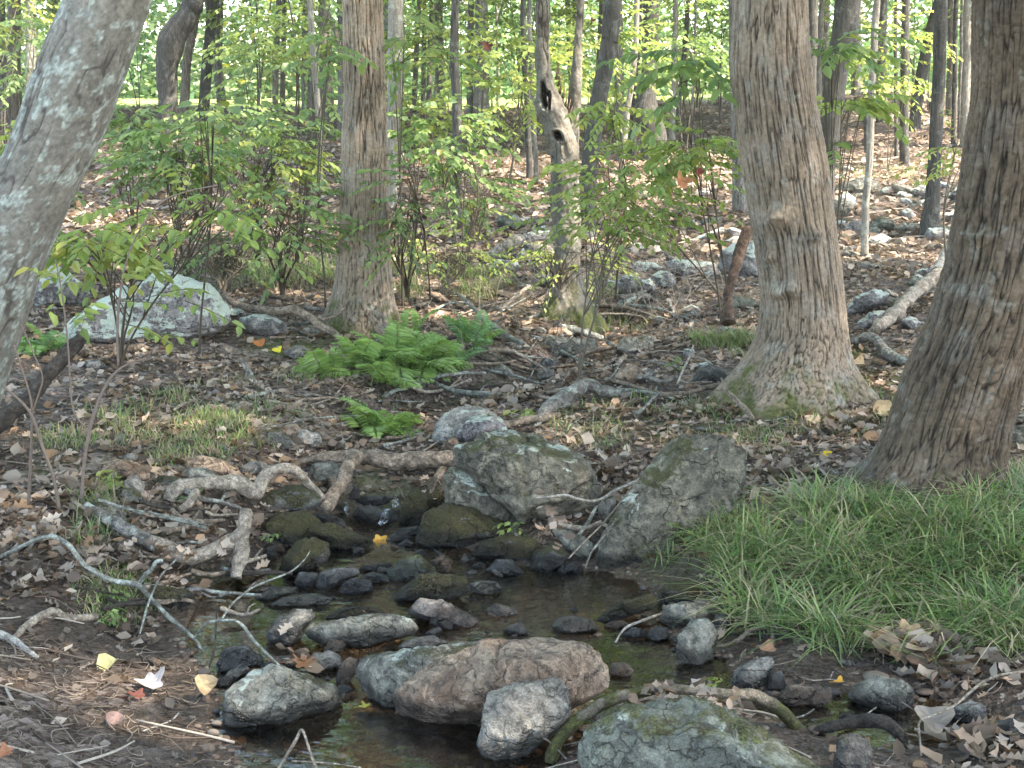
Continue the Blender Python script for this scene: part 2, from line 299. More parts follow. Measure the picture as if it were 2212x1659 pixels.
# ---------------------------------------------------------------- ground, lawn, water
def build_ground():
    ny, nx = 620, 460
    yy = -4 + 5.5*(np.exp(np.linspace(0, math.log(30), ny))-1); s = np.linspace(-1, 1, nx)
    X = s[None, :]*(.62*(yy[:, None]+4)+4.2); Y = np.broadcast_to(yy[:, None], X.shape); Z = H(X, Y)
    i = np.arange(ny-1)[:, None]; j = np.arange(nx-1)[None]; F = np.stack([i*nx+j, i*nx+j+1, (i+1)*nx+j+1, (i+1)*nx+j], -1).reshape(-1, 4)
    sdd = sdist(X, Y); mud = sm(1-(sdd-.05)/.35)*(Y < 12)
    P = atZ(0, 1659, .1); mud = np.maximum(mud, sm((5.2-Y)/.8)*sm((-X-.2)/.6)*(sdd > 0)*sm(.6+noise(p3(X*2, Y*2), 8)))
    moss = np.zeros_like(X)
    for px, py, r in [(790, 735, .55), (1720, 880, .5), (1900, 820, .5), (1500, 905, .35), (250, 690, .2), (640, 760, .4), (1850, 760, .3)]:
        q = hit(px, py); moss = np.maximum(moss, sm(1-np.hypot(X-q[0], (Y-q[1])*.8)/r+.35*noise(p3(X*6, Y*6), 4)))
    lawn = sm((Y-37-.8*noise(p3(X*.3, Y*.3), 2))/2.0)
    mb = MB(); mb.add(p3(X, Y, Z), F, np.stack([mud, moss, lawn], -1).reshape(-1, 3))
    m, t, b = newmat('forest_floor'); a = N_(t, 'ShaderNodeAttribute', attribute_name='Col'); sp = N_(t, 'ShaderNodeSeparateColor'); t.links.new(a.outputs['Color'], sp.inputs[0])
    tc = N_(t, 'ShaderNodeTexCoord'); v = tc.outputs['Object']
    vo = N_(t, 'ShaderNodeTexVoronoi'); vo.inputs['Scale'].default_value = 42; vo.inputs['Randomness'].default_value = 1
    dv = N_(t, 'ShaderNodeVectorMath', operation='ADD'); nn = N_(t, 'ShaderNodeTexNoise'); nn.inputs['Scale'].default_value = 30; t.links.new(v, nn.inputs['Vector'])
    sc_ = N_(t, 'ShaderNodeVectorMath', operation='SCALE'); sc_.inputs['Scale'].default_value = .05; t.links.new(nn.outputs['Color'], sc_.inputs[0]); t.links.new(v, dv.inputs[0]); t.links.new(sc_.outputs[0], dv.inputs[1]); t.links.new(dv.outputs[0], vo.inputs['Vector'])
    sv = N_(t, 'ShaderNodeSeparateColor'); t.links.new(vo.outputs['Color'], sv.inputs[0])
    lit = ramp(t, sv.outputs[0], [(0, (.045, .03, .022)), (.3, (.12, .08, .06)), (.55, (.25, .19, .16)), (.8, (.42, .34, .30)), (1, (.16, .10, .065))])
    soil = mix(t, ramp(t, noi(t, v, 38, 6, .75), [(.35, 0), (.65, 1)]), (.022, .015, .011), (.12, .088, .066)); n4 = noi(t, v, 2.2, 5, .6)
    c = mix(t, ramp(t, n4, [(.42, .15), (.6, 1)]), soil, lit); c = mix(t, math_(t, 'MULTIPLY', sp.outputs[0], .9), c, soil)
    green = mix(t, noi(t, v, 70, 4, .7), (.03, .04, .008), (.12, .15, .03)); c = mix(t, math_(t, 'MULTIPLY', sp.outputs[1], .85), c, green)
    c = mix(t, ramp(t, noi(t, v, 1.1, 5, .65), [(.55, 0), (.68, .55)]), c, mix(t, noi(t, v, 60, 3), (.04, .06, .015), (.14, .17, .06)))
    c = mix(t, sp.outputs[2], c, (.30, .38, .12)); t.links.new(c, b.inputs['Base Color'])
    geo = N_(t, 'ShaderNodeNewGeometry'); sz = N_(t, 'ShaderNodeSeparateXYZ'); t.links.new(geo.outputs['Position'], sz.inputs[0])
    r = ramp(t, math_(t, 'MULTIPLY', sz.outputs[2], 8), [(.1, .35), (.5, .9)]); t.links.new(r, b.inputs['Roughness']); b.inputs['Specular IOR Level'].default_value = .3
    hh = math_(t, 'ADD', math_(t, 'MULTIPLY', vo.outputs['Distance'], .9), noi(t, v, 60, 4, .7)); bump(t, b, hh, .8, .03)
    g = link('ground', mb.mesh('ground'), m); tag(g, kind='structure')
build_ground()
def build_water():
    # one sheet over the whole pool; the banks cover its rim
    x0, y0 = WP.min(0)-.1; x1, y1 = WP.max(0)+.1; n = 2
    mb = MB(); V = [(x0, y0, 0), (x1, y0, 0), (x1, y1, 0), (x0, y1, 0)]; mb.add(V, np.array([[0, 1, 2, 3]]))
    m, t, b = newmat('creek_water'); t.nodes.remove(b); fr = N_(t, 'ShaderNodeFresnel'); fr.inputs[0].default_value = 1.33
    tr = N_(t, 'ShaderNodeBsdfTransparent'); tr.inputs[0].default_value = (.90, .79, .65, 1); gl = N_(t, 'ShaderNodeBsdfGlossy'); gl.inputs['Roughness'].default_value = .03; gl.inputs[0].default_value = (1, 1, 1, 1)
    tc = N_(t, 'ShaderNodeTexCoord'); mp = N_(t, 'ShaderNodeMapping'); mp.inputs['Scale'].default_value = (1, 2.2, 1); t.links.new(tc.outputs['Object'], mp.inputs[0])
    h = math_(t, 'MULTIPLY', noi(t, mp.outputs[0], 9, 3, .5), ramp(t, noi(t, tc.outputs['Object'], 1.4, 2), [(.35, .15), (.6, 1)]))
    bp = N_(t, 'ShaderNodeBump'); bp.inputs['Strength'].default_value = .6; bp.inputs['Distance'].default_value = .012; t.links.new(h, bp.inputs['Height'])
    t.links.new(bp.outputs[0], gl.inputs['Normal']); t.links.new(bp.outputs[0], fr.inputs['Normal'])
    ms = N_(t, 'ShaderNodeMixShader'); t.links.new(math_(t, 'MULTIPLY', fr.outputs[0], 2.2, True), ms.inputs[0]); t.links.new(tr.outputs[0], ms.inputs[1]); t.links.new(gl.outputs[0], ms.inputs[2]); t.links.new(ms.outputs[0], t.nodes['Material Output'].inputs[0])
    tag(link('water', mb.mesh('water'), m), kind='structure')
build_water()

# ---------------------------------------------------------------- rocks
_ico = {}
def ico(sub):
    if sub not in _ico:
        bm = bmesh.new(); bmesh.ops.create_icosphere(bm, subdivisions=sub, radius=1); V = np.array([v.co[:] for v in bm.verts]); F = np.array([[v.index for v in f.verts] for f in bm.faces]); bm.free(); _ico[sub] = (V, F)
    return _ico[sub]
def radial(pts, n=180):
    c = np.array([(pts[:, 0].min()+pts[:, 0].max())/2, (pts[:, 1].min()+pts[:, 1].max())/2])*.5+pts.mean(0)*.5; q = pts-c; th = np.linspace(-PI, PI, n, endpoint=False); r = np.zeros(n)
    for k, a in enumerate(th):
        d = np.array([math.cos(a), math.sin(a)]); best = 0
        for i in range(len(q)):
            p, e = q[i], q[(i+1) % len(q)]-q[i]; den = d[0]*(-e[1])+e[0]*d[1]
            if abs(den) < 1e-9: continue
            s = (p[0]*(-e[1])+e[0]*p[1])/den; u = (d[0]*p[1]-d[1]*p[0])/den
            if s > 0 and -1e-6 <= u <= 1+1e-6: best = max(best, s)
        r[k] = best
    k = np.array([1, 3, 5, 3, 1.])/13; r = sum(np.roll(r, s)*k[s+2] for s in range(-2, 3)); return c, th, r
rock_n = 0
def rock(crop, pts, mat, label, thick=.8, Yoff=0, ang=.72, group=None, Yabs=None):
    """an outline in the photograph becomes a solid of real size standing where its foot meets the ground"""
    global rock_n; rock_n += 1; rs = np.random.default_rng(rock_n*13)
    p = pix(crop, pts); c, th, r = radial(p); by = p[:, 1].max(); bx = p[p[:, 1] > by-.15*(by-p[:, 1].min()), 0].mean()
    g = hit(bx, by-2); Yg = g[1] if Yabs is None else Yabs
    s = Yg/FPX; W = np.ptp(p[:, 0])*s; Hh = np.ptp(p[:, 1])*s; T = .5*thick*min(W, 1.7*Hh); Yc = Yg+T*.75+Yoff
    d = ray(c[0], c[1]); n = d/np.linalg.norm(d); cen = C0+d*(Yc/d[1]); dist = np.linalg.norm(cen-C0); rt = np.cross(n, [0, 0, 1.]); rt /= np.linalg.norm(rt); up = np.cross(rt, n)
    k = (Yc/d[1])/FPX; big = np.ptp(p[:, 0]) > 45; V, F = ico(6 if np.ptp(p[:, 0]) > 160 else 5 if big else 4); V = V.copy()
    for _ in range(15):
        q = rs.normal(size=3); q /= np.linalg.norm(q)
        if abs(q[2]) < .3 or q[1] < -.7: continue
        o = .98-ang*rs.uniform(.2, .62); dd = V@q; V = V-np.maximum(0, dd-o)[:, None]*q*.92
    a = np.arctan2(-V[:, 1], V[:, 0]); rho = np.clip(np.hypot(V[:, 0], V[:, 1]), 0, 1)
    rr = np.interp(a, np.append(th, PI), np.append(r, r[0]))*k*rho**.74
    nb = 72; bi = ((a+PI)/(2*PI)*nb).astype(int) % nb; mxr = np.zeros(nb); np.maximum.at(mxr, bi, rr); want = np.interp((np.arange(nb)+.5)/nb*2*PI-PI, np.append(th, PI), np.append(r, r[0]))*k
    fc = np.clip(want/np.maximum(mxr, 1e-6), 1, 1.6); fc = (np.roll(fc, 1)+2*fc+np.roll(fc, -1))/4; rr = rr*np.interp(a, (np.arange(-1, nb+1)+.5)/nb*2*PI-PI, np.r_[fc[-1], fc, fc[0]])
    X = np.cos(a)*rr; Yl = -np.sin(a)*rr; Zl = T*np.sign(V[:, 2])*np.abs(V[:, 2])**.85
    size = min(W, Hh*1.5); off = rs.uniform(0, 50, 3)
    Pw = rt*X[:, None]+up*Yl[:, None]+n*Zl[:, None]; nrm = Pw/(np.linalg.norm(Pw, axis=1)[:, None]+1e-9)
    q = Pw+off; lay = (q@unit(rs.normal(size=3)+[0, 0, 1.5]))*7/size; disp = size*(.035*fbm(q*2.4/size, 3, rock_n)+.022*fbm(q*9/size, 3, 5)-.03*np.clip(1-np.abs(noise(q*3.3/size, 8))*9, 0, 1))+.004*fbm(q*50, 3, 2)+size*.012*((lay+.5*noise(q*6/size, 4))%1)
    if mat == 'moss': disp += .004*noise(q*160, 3)
    Pw = Pw+nrm*disp[:, None]; mb = MB(); mb.add(Pw, F)
    small = W < .35
    o = link('stone' if small else 'boulder', mb.mesh('stone'), RM[mat], None, [float(x) for x in cen]); tag(o, label, 'stone' if small else 'boulder', group); return o
ROCKS = [
 ('b2', [(390,1230),(430,1150),(545,1040),(700,970),(960,860),(1250,845),(1600,860),(1690,920),(1750,1050),(1730,1150),(1660,1210),(1400,1330),(1100,1440),(760,1450),(540,1430),(400,1290)], 'tan', 'long brown banded boulder lying across the front of the pool', .8),
 ('b2', [(165,1010),(230,940),(420,925),(900,885),(950,870),(1000,900),(800,1100),(530,1300),(300,1290),(220,1200),(170,1100)], 'slab', 'flat blue-grey slab tucked behind the long brown boulder', .7),
 ('b2', [(910,1520),(950,1350),(985,1190),(1150,1130),(1420,1092),(1490,1180),(1500,1350),(1400,1440),(1250,1540),(1130,1610),(980,1600)], 'grey', 'blocky grey stone with a white-topped edge in front of the long brown boulder', .8),
 ('b1', [(1380,1330),(1390,1180),(1560,1060),(1700,1020),(1900,1080),(2090,1160),(2140,1270),(2060,1330),(1800,1380),(1420,1395)], 'slab', 'rounded boulder with pale top and black wet base, an orange oak leaf on it', .85),
 ('m1', [(475,1210),(520,1170),(980,1135),(1150,1180),(1190,1240),(1140,1290),(850,1345),(560,1310),(480,1260)], 'slab', 'long oval grey-green stone behind the blue-grey slab', .8),
 ('m1', [(220,1240),(290,1160),(420,1095),(520,1110),(545,1160),(475,1215),(440,1290),(370,1340),(260,1310)], 'grey', 'egg-shaped grey stone left of the long oval stone', .9),
 ('m1', [(580,1160),(680,1100),(830,1080),(960,1110),(985,1145),(750,1165)], 'moss', 'low moss-topped stone just behind the long oval stone', .9),
 ('m1', [(1040,1340),(1120,1290),(1270,1268),(1385,1320),(1200,1365)], 'pale', 'small pale stone peeping over the blue-grey slab', .8),
 ('m1', [(980,850),(1060,800),(1190,765),(1300,870),(1320,890),(1100,940),(1000,920)], 'green', 'smooth green-grey stone in the middle of the pool', .9),
 ('m1', [(1255,800),(1340,765),(1395,800),(1385,880),(1310,880)], 'tan', 'small tan stone beside the smooth green-grey stone', .9),
 ('m1', [(960,1060),(1080,960),(1200,890),(1350,885),(1480,910),(1500,1000),(1400,1050),(1100,1070)], 'moss', 'long dark stone covered in brown moss in mid pool', .8),
 ('m1', [(545,960),(570,870),(640,850),(800,855),(820,895),(700,950),(600,985)], 'blue', 'dark angular wet stone left of the green-grey one', .9),
 ('m1', [(680,1000),(720,930),(800,905),(880,930),(905,1000),(800,1020)], 'blue', 'domed blue-grey stone in the row across the pool', .9),
 ('m1', [(825,890),(900,875),(980,890),(1000,935),(880,950)], 'blue', 'low violet-grey stone between the domed stone and the green-grey one', .9),
 ('m1', [(800,860),(840,830),(1000,815),(1020,840),(930,875)], 'dark', 'flat dark stone at the back of the row across the pool', .9),
 ('m1', [(405,930),(440,875),(560,875),(575,930),(500,975),(420,960)], 'blue', 'flat-topped wet stone at the left end of the row across the pool', .9),
 ('m1', [(1490,950),(1560,925),(1660,930),(1710,980),(1640,1020),(1540,1010)], 'slab', 'layered grey stone right of the long mossy stone', .9),
 ('m1', [(1110,1120),(1190,1030),(1330,1050),(1480,1120),(1560,1180),(1520,1230),(1330,1210),(1180,1180)], 'gravelly', 'low gravel-crusted stone below the long mossy stone', .9),
 ('m1', [(1245,1190),(1280,1120),(1390,1180),(1390,1240),(1300,1220)], 'dark', 'sharp dark stone leaning on the gravel-crusted stone', .8),
 ('m1', [(1590,1120),(1650,1065),(1760,1080),(1805,1135),(1700,1150)], 'grey', 'small wedge stone alone in the open water', .9),
 ('m1', [(1700,1230),(1760,1200),(1820,1185),(1890,1275),(1740,1270)], 'blue', 'dark lump of stone just behind the long brown boulder', .9),
 ('m2', [(745,1530),(790,1475),(880,1460),(990,1480),(1050,1545),(1000,1575),(800,1575)], 'grey', 'oval grey-brown stone with wet base at the right of the pool', .9),
 ('m2', [(1010,1500),(1070,1440),(1200,1370),(1380,1310),(1410,1370),(1360,1420),(1220,1470),(1080,1515)], 'moss', 'long sloping mossy stone at the right shore of the pool', .8),
 ('m2', [(1405,1360),(1450,1270),(1560,1240),(1660,1260),(1700,1330),(1600,1390),(1460,1400)], 'moss', 'round mossy stone against the grassy bank', .9),
 ('m2', [(1410,1500),(1450,1410),(1560,1375),(1700,1385),(1750,1440),(1720,1520),(1520,1545)], 'slab', 'rounded grey stone behind the upright one at the right shore', .9),
 ('b3', [(50,960),(60,840),(150,730),(240,720),(300,800),(280,970),(180,1020),(90,1010)], 'slab', 'upright grey block standing in the water at the right shore', .9),
 ('b3', [(390,1120),(430,1040),(560,970),(640,955),(655,1010),(600,1170),(500,1190),(400,1160)], 'grey', 'three-sided grey-brown stone behind the front root', .9),
 ('b3', [(610,1170),(640,1070),(700,1050),(735,1140),(690,1190)], 'dark', 'small dark stone leaning against the three-sided stone', .9),
 ('b3', [(680,1240),(740,1150),(900,1135),(1010,1160),(1020,1220),(940,1280),(760,1290)], 'tan', 'brown oval stone with black wet base in the right arm of the creek', .9),
 ('b3', [(1115,1230),(1170,1150),(1280,1090),(1440,1095),(1515,1150),(1520,1240),(1440,1300),(1280,1300),(1150,1260)], 'slab', 'rightmost large rounded grey stone in the creek arm', .9),
 ('f', [(1245,1640),(1262,1590),(1330,1540),(1420,1518),(1520,1512),(1620,1552),(1722,1606),(1800,1665),(1780,1740),(1500,1800),(1290,1740)], 'green', 'big moss-patched boulder at the bottom edge under the arching root', .7),
 ('m2', [(125,480),(140,400),(240,370),(290,320),(500,295),(650,330),(830,400),(960,500),(1040,640),(1040,760),(980,870),(800,900),(560,900),(420,720),(250,600),(140,540)], 'lean', 'largest creek boulder, olive moss on its face and white lichen on top', .75),
 ('m2', [(65,680),(80,580),(130,540),(240,570),(400,700),(520,780),(580,900),(440,900),(250,830),(90,780)], 'lean', 'sloping dark boulder with lichen spots below the largest creek boulder', .8),
 ('m1', [(1160,700),(1200,560),(1230,490),(1380,445),(1550,470),(1720,560),(1790,620),(1750,690),(1450,720),(1200,715)], 'moss', 'broad dome of dark moss at the back of the pool', .8),
 ('m2', [(1000,1150),(1030,1000),(1180,760),(1330,560),(1430,420),(1530,330),(1690,295),(1800,340),(1930,440),(1960,600),(1880,780),(1700,960),(1500,1090),(1350,1160),(1250,1200),(1080,1200)], 'lean', 'tall slab leaning to the right with lichen on its peak', .6, 0, 1.05),
 ('m2', [(1500,740),(1560,680),(1700,650),(1790,720),(1780,800),(1650,880),(1540,840)], 'moss', 'mossy lump on the right side of the tall leaning slab', .8),
 ('m1', [(1500,780),(1560,690),(1700,650),(1900,650),(1930,700),(1880,810),(1620,800)], 'moss', 'flat-topped mossy stone in front of the moss dome', .8),
 ('m2', [(595,1180),(640,1060),(780,1005),(850,1080),(840,1140),(720,1195)], 'halfmoss', 'dark stone with a green top between the sticks and the pool', .9),
 ('m2', [(760,1200),(830,1130),(900,1120),(940,1170),(930,1200)], 'blue', 'small wet stone at the foot of the tall leaning slab', .9),
 ('m2', [(330,1180),(400,1110),(500,1110),(590,1210),(440,1215)], 'blue', 'pointed wet stone below the flat-topped mossy stone', .9),
 ('m2', [(250,1150),(300,1120),(340,1140),(330,1170),(270,1170)], 'dark', 'tiny black stone at the left of the pointed wet stone', .9),
 ('m2', [(735,910),(850,920),(990,1000),(1000,1100),(930,1120),(860,1060),(780,985)], 'slab', 'tilted flat stone plate beside the tall leaning slab', .5),
 ('m2', [(1030,780),(1060,740),(1130,710),(1150,760),(1100,860),(1040,860)], 'grey', 'narrow stone wedged between the largest boulder and the leaning slab', .8),
 ('m1', [(300,890),(340,770),(440,680),(530,660),(620,700),(635,770),(600,830),(480,870),(340,900)], 'moss', 'olive dome of moss at the left edge of the pool', .9),
 ('m1', [(460,610),(520,570),(640,570),(760,620),(890,680),(900,710),(760,740),(640,730),(600,680)], 'moss', 'long mossy stone pointing at the yellow leaf', .8),
 ('m1', [(220,560),(330,500),(480,490),(550,540),(600,610),(560,700),(430,720),(300,690),(210,610)], 'moss', 'dark mossy boulder under the speckled one', .8),
 ('m1', [(510,510),(600,500),(720,550),(745,610),(640,600)], 'grey', 'pale grey stone resting behind the long mossy stone', .9),
 ('m1', [(160,480),(260,370),(380,325),(480,330),(560,400),(580,450),(500,505),(300,510),(180,505)], 'halfmoss', 'round speckled boulder under the looping root', .8),
 ('m1', [(480,260),(540,190),(640,180),(700,200),(690,290),(600,330),(500,300)], 'slab', 'smooth grey stone under the left end of the log', .8),
 ('m1', [(1055,560),(1090,430),(1130,365),(1180,352),(1230,400),(1240,500),(1180,585),(1080,585)], 'moss', 'upright mossy stone right of the little waterfall', .8),
 ('m1', [(1200,400),(1320,370),(1345,430),(1335,510),(1220,510)], 'moss', 'squat green stone behind the upright mossy one', .8),
 ('m1', [(770,520),(800,470),(880,455),(980,480),(1070,490),(1060,560),(900,575),(800,560)], 'dark', 'black wet rock under the lower step of the waterfall', .8),
 ('m1', [(780,430),(830,400),(1000,395),(1060,390),(1060,460),(850,470)], 'dark', 'black wet ledge at the top of the waterfall', .8),
 ('m1', [(750,420),(775,330),(815,350),(820,430)], 'dark', 'dark stone at the left of the waterfall ledge', .8),
 ('m1', [(1000,650),(1060,600),(1180,585),(1190,640),(1100,690),(1010,690)], 'dark', 'dark rounded stone right of the yellow leaf', .9),
 ('m1', [(1040,710),(1110,665),(1155,690),(1140,715)], 'blue', 'small three-cornered stone in the water near the yellow leaf', .9),
 ('m1', [(200,780),(230,720),(290,710),(305,770),(260,815),(210,810)], 'dark', 'dark wet stone under the root at the left of the pool', .9),
 ('m2', [(0,360),(30,260),(110,190),(230,150),(360,180),(450,250),(450,300),(200,350),(150,400),(50,400)], 'pale', 'pale granite boulder behind the right end of the log', .8),
 ('m2', [(150,370),(160,310),(250,230),(360,200),(440,250),(480,320),(330,350),(200,395)], 'lichen', 'lichen-whitened stone in front of the pale granite boulder', .8, -.05),
 ('m2', [(50,430),(80,370),(150,350),(180,400),(130,440)], 'tan', 'small pinkish stone above the log end', .8),
 ('c4', [(1610,1170),(1640,1090),(1750,1090),(1860,1190),(1860,1235),(1700,1225)], 'halfmoss', 'rounded mossy stone above the left end of the log', .9),
 ('c4', [(1800,1130),(1850,1080),(1990,1120),(2005,1170),(1950,1205),(1860,1190)], 'pale', 'pale tilted stone beside the rounded mossy stone above the log', .8),
 ('c4', [(1780,1050),(1860,1005),(1960,1050),(2000,1110),(1850,1090)], 'moss', 'yellow-green mossy stone behind the pale tilted stone', .8),
 ('c4', [(1150,1310),(1180,1270),(1270,1250),(1380,1270),(1490,1350),(1520,1400),(1380,1410),(1220,1390)], 'tan', 'large brown oval stone on the left bank above the twisted root', .9),
 ('c4', [(1115,1370),(1180,1320),(1290,1335),(1360,1400),(1240,1415),(1120,1405)], 'slab', 'grey oval stone in front of the large brown one', .9),
 ('c4', [(1250,1240),(1280,1195),(1360,1215),(1420,1280),(1300,1270)], 'tan', 'small brown stone behind the large brown oval stone', .9),
 ('c4', [(600,1360),(620,1290),(720,1270),(850,1300),(935,1370),(920,1425),(780,1410)], 'tan', 'flat dark-brown stone half buried in the left bank', .8),
 ('c4', [(690,1510),(760,1455),(830,1460),(895,1530),(760,1545)], 'halfmoss', 'small dark oval stone below the seedlings on the left bank', .9),
 ('c4', [(560,1640),(600,1540),(700,1540),(780,1620),(790,1710),(640,1700)], 'grey', 'grey-olive stone behind the left branch', .8),
 ('c4', [(960,1430),(990,1370),(1110,1390),(1150,1420),(1060,1480)], 'halfmoss', 'dark stone left of the grey oval stone', .8),
 ('c4', [(770,1410),(850,1370),(900,1440),(880,1500),(780,1500)], 'grey', 'grey stone below the flat dark-brown stone', .8),
 ('c4', [(400,500),(430,400),(560,330),(760,210),(920,160),(1010,100),(1130,150),(1300,190),(1380,280),(1420,370),(1400,450),(1300,510),(1000,550),(700,540),(420,555)], 'boulder', 'great wedge boulder white-green with lichen on the left bank', .7),
 ('c4', [(200,250),(250,130),(330,50),(450,130),(510,190),(560,260),(530,330),(400,310),(220,340)], 'boulder', 'lichened boulder with a pink foot behind the leaning trunk', .7),
 ('c4', [(1480,430),(1500,390),(1590,365),(1720,400),(1790,440),(1760,520),(1690,535),(1520,500)], 'lichen', 'small boulder with white cap between the great wedge boulder and the furrowed trunk', .8),
 ('c4', [(1420,380),(1440,340),(1520,340),(1540,380),(1500,420)], 'lichen', 'small lichened stone touching the right end of the great wedge boulder', .8),
 ('c4', [(660,600),(740,570),(880,560),(940,590),(860,620),(720,625)], 'tan', 'flat pink stone in the leaves below the great wedge boulder', .8),
 ('c4', [(520,700),(540,660),(620,660),(670,710),(600,730)], 'blue', 'small blue-grey stone in the leaves left of the tall sapling stem', .8),
 ('c5', [(1200,600),(1260,540),(1370,510),(1660,530),(1670,600),(1580,640),(1500,660),(1350,660),(1240,630)], 'slab', 'long banded grey rock spanning the dry gully', .7),
 ('c5', [(1780,600),(1810,530),(2000,500),(2015,590),(1950,625),(1830,620)], 'slab', 'square-ended grey rock right of the long banded rock', .7),
 ('c5', [(1750,800),(1800,720),(1870,680),(1930,710),(1960,750),(1900,810),(1850,815)], 'tan', 'brown rounded rock behind the curved grey log', .8),
 ('c5', [(1900,800),(1920,730),(1990,710),(2030,745),(1990,805)], 'grey', 'grey lump against the brown rounded rock', .8),
 ('c5', [(1270,690),(1340,645),(1410,670),(1415,725),(1320,725)], 'blue', 'small blue-white stone below the long banded rock', .9),
 ('c5', [(1100,690),(1150,650),(1240,660),(1250,710),(1150,720)], 'tan', 'reddish stone left of the small blue-white stone', .8),
 ('c5', [(1440,810),(1480,720),(1530,700),(1570,760),(1540,820)], 'tan', 'reddish pointed stone by the fallen stick', .8),
 ('c6', [(130,815),(190,720),(260,685),(350,720),(410,785),(300,805)], 'dark', 'dark pointed rock left of the knobbly trunk foot', .8),
 ('c6', [(120,720),(170,690),(250,665),(280,690),(200,720)], 'lichen', 'flat pale stone behind the dark pointed rock', .7),
 ('c6', [(90,640),(100,590),(160,595),(165,640),(120,650)], 'lichen', 'small white stone on the moss left of the knobbly trunk', .8),
 ('c6', [(1090,385),(1160,270),(1280,215),(1370,240),(1350,310),(1230,350),(1120,395)], 'lichen', 'sloping lichen-green slab right of the knobbly trunk', .6),
 ('c6', [(1180,430),(1250,360),(1340,350),(1340,430),(1200,480)], 'lichen', 'pale block at the foot of the fallen yellowish log', .8),
 ('c6', [(1500,150),(1550,100),(1650,80),(1700,110),(1600,150)], 'lichen', 'pale blue stone above the fallen yellowish log', .8),
 ('c6', [(1150,110),(1200,60),(1300,60),(1340,90),(1250,130)], 'grey', 'grey stone under the heap of curled leaves', .8),
 ('c6', [(2120,950),(2150,880),(2230,870),(2240,960)], 'grey', 'grey stone at the right edge behind the dark trunk', .8),
 ('c6', [(2080,1180),(2110,1080),(2240,1060),(2240,1180)], 'slab', 'blue-grey flat stone at the right edge beside the dark trunk foot', .8),
 ('c6', [(150,1100),(180,1060),(290,1045),(420,1070),(500,1110),(350,1120)], 'halfmoss', 'flat mossy stone behind the peak of the leaning slab', .8),
 ('c6', [(270,330),(420,265),(520,270),(575,320),(560,350),(400,345)], 'green', 'mossy grey stone right of the dark stump', .8),
 ('z2', [(1350,970),(1450,930),(1800,960),(1870,1060),(1750,1085),(1500,1075),(1380,1010)], 'lichen', 'long undercut ledge with white top left of the dark stump', .7),
 ('z2', [(1090,990),(1130,945),(1270,960),(1380,1010),(1250,1045),(1100,1045)], 'lichen', 'thin flat ledge at the left of the undercut ledge', .8),
 ('z2', [(1250,1070),(1330,1025),(1430,1060),(1460,1140),(1400,1195),(1300,1180)], 'lichen', 'round white-patched stone under the ledge', .8),
 ('z2', [(1150,1120),(1240,1095),(1300,1190),(1290,1235),(1180,1190)], 'lichen', 'small egg-like stone left of the round white-patched stone', .8),
 ('z2', [(910,1150),(1000,1080),(1060,1065),(1160,1090),(1160,1200),(1080,1245),(950,1210)], 'lichen', 'lichened block left of the egg-like stone', .8),
 ('z2', [(790,1140),(860,1100),(950,1130),(900,1190),(820,1180)], 'lichen', 'leftmost low stone of the ledge group', .8),
 ('z2', [(1090,1270),(1130,1230),(1240,1230),(1250,1290),(1150,1310)], 'grey', 'buff stone below the lichened block', .8),
 ('z2', [(1820,1020),(1860,850),(2000,780),(2150,770),(2230,900),(2200,1080),(1950,1100)], 'lichen', 'broad lichened slab behind the dark stump', .6),
 ('z2', [(1470,695),(1530,600),(1620,580),(1650,640),(1610,695)], 'green', 'green angular stone alone on the leafy slope', .8),
 ('z2', [(1590,790),(1640,740),(1870,645),(1880,700),(1700,790)], 'lichen', 'long tilted lichened stone on the slope', .7),
 ('z2', [(150,750),(170,700),(220,680),(370,680),(380,760),(240,805),(170,790)], 'lichen', 'white-topped stone left of the hollow tree', .8),
 ('z2', [(30,950),(50,880),(140,830),(145,900),(70,955)], 'lichen', 'small tilted stone left of the hollow tree, nearer the creek', .8),
 ('z2', [(1020,870),(1060,830),(1180,820),(1200,850),(1100,880)], 'lichen', 'small flat white stone up the slope from the ledge group', .8),
 ('z2', [(80,600),(130,560),(210,570),(200,600),(120,620)], 'lichen', 'small pale stone below the far pale log', .8),
 ('c3', [(1010,1210),(1060,1140),(1200,1105),(1290,1120),(1330,1200),(1180,1220)], 'slab', 'big blue-grey boulder behind the slender pale trunk', .8),
 ('c3', [(1055,1065),(1080,1030),(1150,1040),(1155,1075)], 'pale', 'cream stone up the right slope', .8),
 ('c3', [(1415,1215),(1440,1190),(1530,1210),(1525,1245),(1440,1245)], 'lichen', 'white stone between the slender pale trunk and the stout dark one', .8),
 ('c3', [(1030,1250),(1100,1190),(1160,1230),(1170,1300),(1080,1300)], 'lichen', 'pale blocky stone in front of the big blue-grey boulder', .8),
 ('c3', [(1695,1225),(1760,1195),(1820,1215),(1790,1245)], 'lichen', 'small pale stone right of the stout dark trunk', .8),
 ('c3', [(1090,1450),(1130,1380),(1200,1370),(1210,1460)], 'lichen', 'white-topped stone just left of the slender pale trunk', .8),
 ('c3', [(1250,1410),(1310,1345),(1400,1370),(1410,1420),(1330,1455)], 'green', 'green-black stone just right of the slender pale trunk', .8),
 ('c3', [(1240,1540),(1260,1480),(1320,1455),(1390,1480),(1340,1540)], 'lichen', 'green-white stone at the foot of the slender pale trunk', .8),
 ('c3', [(1570,1510),(1620,1420),(1700,1415),(1780,1450),(1760,1490),(1640,1515)], 'lichen', 'layered stone at the foot of the stout dark trunk', .8),
 ('c3', [(1400,1420),(1460,1380),(1560,1390),(1540,1440),(1440,1450)], 'slab', 'flat blue-grey stone right of the green-black stone', .7),
